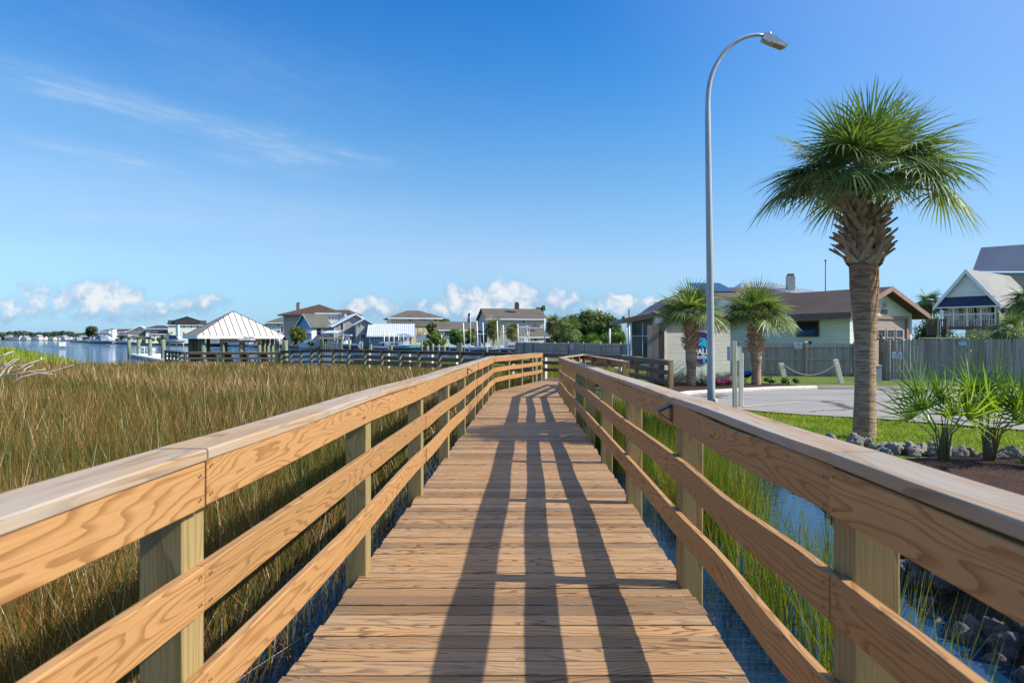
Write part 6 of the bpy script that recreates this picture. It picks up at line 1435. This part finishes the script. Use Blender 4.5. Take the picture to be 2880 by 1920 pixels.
for i in range(16):
    px = 196 + i * 6.4 + R.uniform(-2, 2); Y = 520 - i * 15 + R.uniform(-12, 12)
    boat('small white motor boat in the crowded row on the far side of the water', px, Y, 0, R.uniform(6, 8), 'gel', R.choice((-1, 1)), R.random() < .7, R.choice((0, 1.9, 2.1)), R.choice((1, 2)), cabin=R.choice((None, None, None, 'gel', 'gel', 'navy')), group='boats moored in the crowded far row', zlift=R.choice((-.1, .4, 1.0)), motm=R.choice(('navy', 'gel', 'black')))
for i in range(26):
    px = 192 + i * 8.2 + R.uniform(-2, 2); Y = 500 - i * 9.5; mb = MB(); mb.tube([(XX(px, Y), Y, -.5), (XX(px, Y), Y, R.uniform(2.0, 3.6))], .16, 6); tag(mb.build('dock_pile', M['palewood']), 'thin pale dock pile among the boats of the far row', 'piling', 'dock piles of the far row')

# ================================================================ trees
def tree(label, cl, x, y, zb, m, n, size, group=None, trunk_r=.16, kind='broadleaf_tree', cat='tree'):
    t = thing(kind, label, cat, (x, y, zb), group)
    crown('crown', cl, n, size, M[m], t, flat=.85)
    zc_ = sum(c[2] for c in cl) / len(cl); mb = MB()
    mb.tube([(x, y, zb - .2), (x + .1, y, (zb + zc_) / 2), (x, y, zc_)], [trunk_r, trunk_r * .8, trunk_r * .4], 8)
    for c in cl[:6]: mb.tube([(x + .05, y, (zb + zc_) / 2 + .2), ((x + c[0]) / 2, (y + c[1]) / 2, (zc_ + c[2]) / 2 - .2), (c[0], c[1], c[2])], [trunk_r * .5, trunk_r * .35, .02], 5)
    mb.build('trunk', M['trunk'], t)
def bush(label, px0, px1, y0, y1, Y, m, n, size, k=14, group=None, zb=.35, tr=True, depth=None, kind='broadleaf_tree'):
    x0, x1 = XX(px0, Y), XX(px1, Y); zt, zl = ZZ(y0, Y), ZZ(y1, Y); zl = min(zl, zb + .15) if y1 >= 955 else zl; rx = (x1 - x0) / 2; rz = (zt - zl) / 2
    r0 = min(rx, rz) * .40; cl = scatter_clumps((x0 + x1) / 2, Y, (zt + zl) / 2, max(.1, rx - r0), (depth or rx) * .8, max(.1, rz - r0), k, r0 * .8, r0 * 1.35)
    tree(label, cl, (x0 + x1) / 2, Y, zb, m, n, size, group, max(.06, rx * .09), kind)
OK_ = 'trees behind the distant fence'
for a in (('round live oak nearest the taupe house, behind the distant fence', 1556, 1652, 864, 958, 98, 'oak', 8000, .19, 34), ('tall bushy live oak with the highest crown behind the distant fence', 1602, 1698, 862, 960, 93, 'oak', 8500, .18, 36), ('yellow-green live oak in the middle of the trees behind the fence', 1648, 1732, 866, 962, 88, 'oak', 8000, .17, 34), ('live oak with a loose ragged crown right of the yellow-green one', 1688, 1758, 873, 963, 84, 'oak', 7000, .16, 30), ('low bright green tree next to the glazed porch', 1716, 1768, 905, 964, 72, 'shrub', 4200, .13, 18)):
    bush(*a, group=OK_)
for k_, (a0, a1, lb) in enumerate(((1538, 1612, 'low thicket under the oaks nearest the taupe house'), (1605, 1690, 'low thicket under the middle oaks behind the fence'), (1682, 1768, 'low thicket under the oaks nearest the porch'))): bush(lb, a0, a1, 925, 968, 90 - k_ * 4, 'shrub' if k_ else 'oak', 4200, .15, 20, zb=.3, kind='shrub')
bush('dark tree peeking over the ridge of the taupe house', 1506, 1550, 857, 880, 150, 'oak', 1200, .25, 8); bush('dark tree at the left gable of the taupe house', 1338, 1388, 868, 935, 140, 'oak', 3000, .25, 16); bush('small dark tree top behind the porch eave', 1742, 1788, 884, 905, 95, 'oak', 900, .18, 8)
bush('ragged dark green cedar in front of the blue gabled house', 810, 864, 911, 968, 143, 'oak', 6500, .2, 34, kind='conifer'); bush('low bush right of the cedar, below the white balconies', 862, 884, 957, 972, 140, 'shrub', 900, .2, 7)
bush('dark round tree at the corner of the tan house', 1194, 1240, 903, 962, 140, 'oak', 3600, .24, 18); bush('yellow-green round bush in front of the low brown-roofed house', 1207, 1260, 934, 975, 118, 'yellowshrub', 3400, .18, 16); bush('dark green bush left of the yellow-green one', 1183, 1226, 952, 978, 122, 'shrub', 2200, .18, 12); bush('bright green thicket left of the flagpole', 1256, 1322, 918, 975, 112, 'shrub', 4600, .18, 22); bush('dark thicket between the flagpole and the pavilion', 1290, 1348, 912, 965, 116, 'oak', 3400, .2, 16); bush('tree top peeking between tan house and brown roof', 1232, 1268, 893, 925, 160, 'oak', 1800, .25, 10)
bush('shrubs in front of the tall grey-green house', 425, 470, 943, 958, 262, 'shrub', 1600, .35, 10); bush('shrubs below the white gabled house', 370, 424, 941, 957, 270, 'oak', 1800, .4, 12); bush('shrubs beside the pale blue waterfront house', 321, 358, 939, 952, 300, 'yellowshrub', 1500, .4, 10); bush('greenery behind the gazebo posts', 690, 770, 950, 972, 175, 'yellowshrub', 2600, .25, 16); bush('tree behind the gazebo roof ridge', 720, 760, 905, 950, 240, 'oak', 1800, .4, 12)
D = 345; t = None
cl = []
for px, py, r in ((258, 925, 2.0), (263, 930, 1.7), (250, 931, 1.5), (268, 936, 1.4), (262, 923, 1.3), (248, 941, 1.2), (255, 938, 1.0), (246, 936, .8)): cl.append((XX(px, D), D + R.uniform(-1, 1), ZZ(py, D), r))
tree('umbrella-shaped pine standing alone left of the waterfront houses', cl, XX(258, D), D, .4, 'pine', 2300, .40, None, .3, 'pine_tree')
BG = 'cabbage palms by the taupe house'
bgpalm('shaggy cabbage palm left of the taupe house windows', 1388, 112, 886, 917, 1.75, 'palmyellow', BG, .4, 44, .85, 20, -75, 1.0); bgpalm('smaller shaggy cabbage palm in front of the taupe house', 1441, 108, 895, 925, 1.3, 'palmyellow', BG, .4, 36, .7, 20, -75, 1.0)
BT = 'cabbage palms among the trees behind the fence'
bgpalm('yellowing cabbage palm at the right corner of the taupe house', 1555, 104, 876, 908, 1.5, 'palmyellow', BT, .4, 40, .7, 20, -75, 1.0); bgpalm('large green cabbage palm rising just behind the distant fence', 1603, 84, 892, 925, 1.55, 'palm', BT, .4, 46, .8, 22, -75, 1.0); bgpalm('low yellow-green fan palm right behind the distant fence', 1668, 78, 938, 962, 1.0, 'palmetto', BT, .4, 24, .5, 18, 0, .6)
t = thing('utility_pole', 'thin dark utility pole with a lamp arm behind the porch eave', 'pole', (XX(1769.5, 90), 90, .4)); D = 90
mb = MB(); mb.tube([(XX(1769.5, D), D, .4), (XX(1769.5, D), D, ZZ(869, D))], .10, 8); mb.build('shaft', M['brownpile'], t); mb = MB(); mb.tube([(XX(1769.5, D), D, ZZ(872, D)), (XX(1778, D), D, ZZ(867.5, D))], .03, 5); mb.build('arm', M['galv'], t)
# wooded far shore with its row of houses
n = 60; cl = []
for i in range(420):
    px = R.uniform(-700, 560); Y = R.uniform(1075, 1180); top_ = interp(px, [(-700, 12), (0, 13), (60, 15.5), (100, 12.5), (170, 15), (260, 11), (560, 9)]) * R.uniform(.88, 1.08)
    r = R.uniform(3.5, 6.0); cl.append((XX(px, Y), Y, .9 + top_ - r, r)); cl.append((XX(px, Y) + R.uniform(-4, 4), Y - 6, .9 + R.uniform(2, 5), r))
M['fartree'] = leafmat('far tree leaf', [(0, (.030, .055, .035)), (1, (.075, .10, .055))], trans=.1)
o = crown('far_woods', cl, 52000, 1.7, M['fartree'], None, .9); tag(o, kind='stuff')
FH = [(-26, 14, 949, 944, 'w_white', 'r_light', 'gx', 'white far-shore house at the very left edge'), (12, 22, 948, 941.5, 'w_taupe', 'r_light', 'hip', 'brick-red far-shore house with a pale hip roof'), (36, 18, 948, 942, 'w_white', 'r_dark', 'gx', 'white far-shore house with a charcoal roof'), (57, 18, 949.5, 944, 'w_paleblue', 'r_light', 'gy', 'pale blue gabled far-shore house'), (85, 40, 949, 945, 'w_white', 'r_brown', 'gx', 'long white far-shore house with a red roof'), (98, 12, 946, 941, 'w_white', 'r_light', 'gy', 'tall white gable behind the long red-roofed far-shore house'), (134, 16, 950, 946, 'w_cream', 'r_green', 'gx', 'cream far-shore house with a green-grey roof'), (152, 14, 949, 944, 'w_white', 'r_tan', 'gy', 'white far-shore gable with a tan roof'), (170, 12, 948, 942.5, 'w_paleblue', 'r_light', 'gy', 'narrow pale blue far-shore house near the water sign'), (186, 11, 951, 947.5, 'w_white', 'r_light', 'gx', 'low white far-shore house right of the water sign'), (222, 15, 947.5, 943, 'w_grey', 'r_light', 'gx', 'grey far-shore house left of the umbrella pine'), (-70, 24, 948, 943, 'w_cream', 'r_brown', 'gx', 'cream house on the far shore beyond the left edge')]
for px0, wp, ye, yr, wm, rm, kd, lb in FH:
    D = 1030 + R.uniform(-8, 20)
    house(lb, px0, px0 + wp, ye, yr, D, 9, kd, wm, rm, [(px0 + wp * .2, px0 + wp * .35, ye + 1.2, ye + 2.6), (px0 + wp * .6, px0 + wp * .75, ye + 1.2, ye + 2.6)], base=.9, oh=.6, corner=None, group='houses on the far shore')
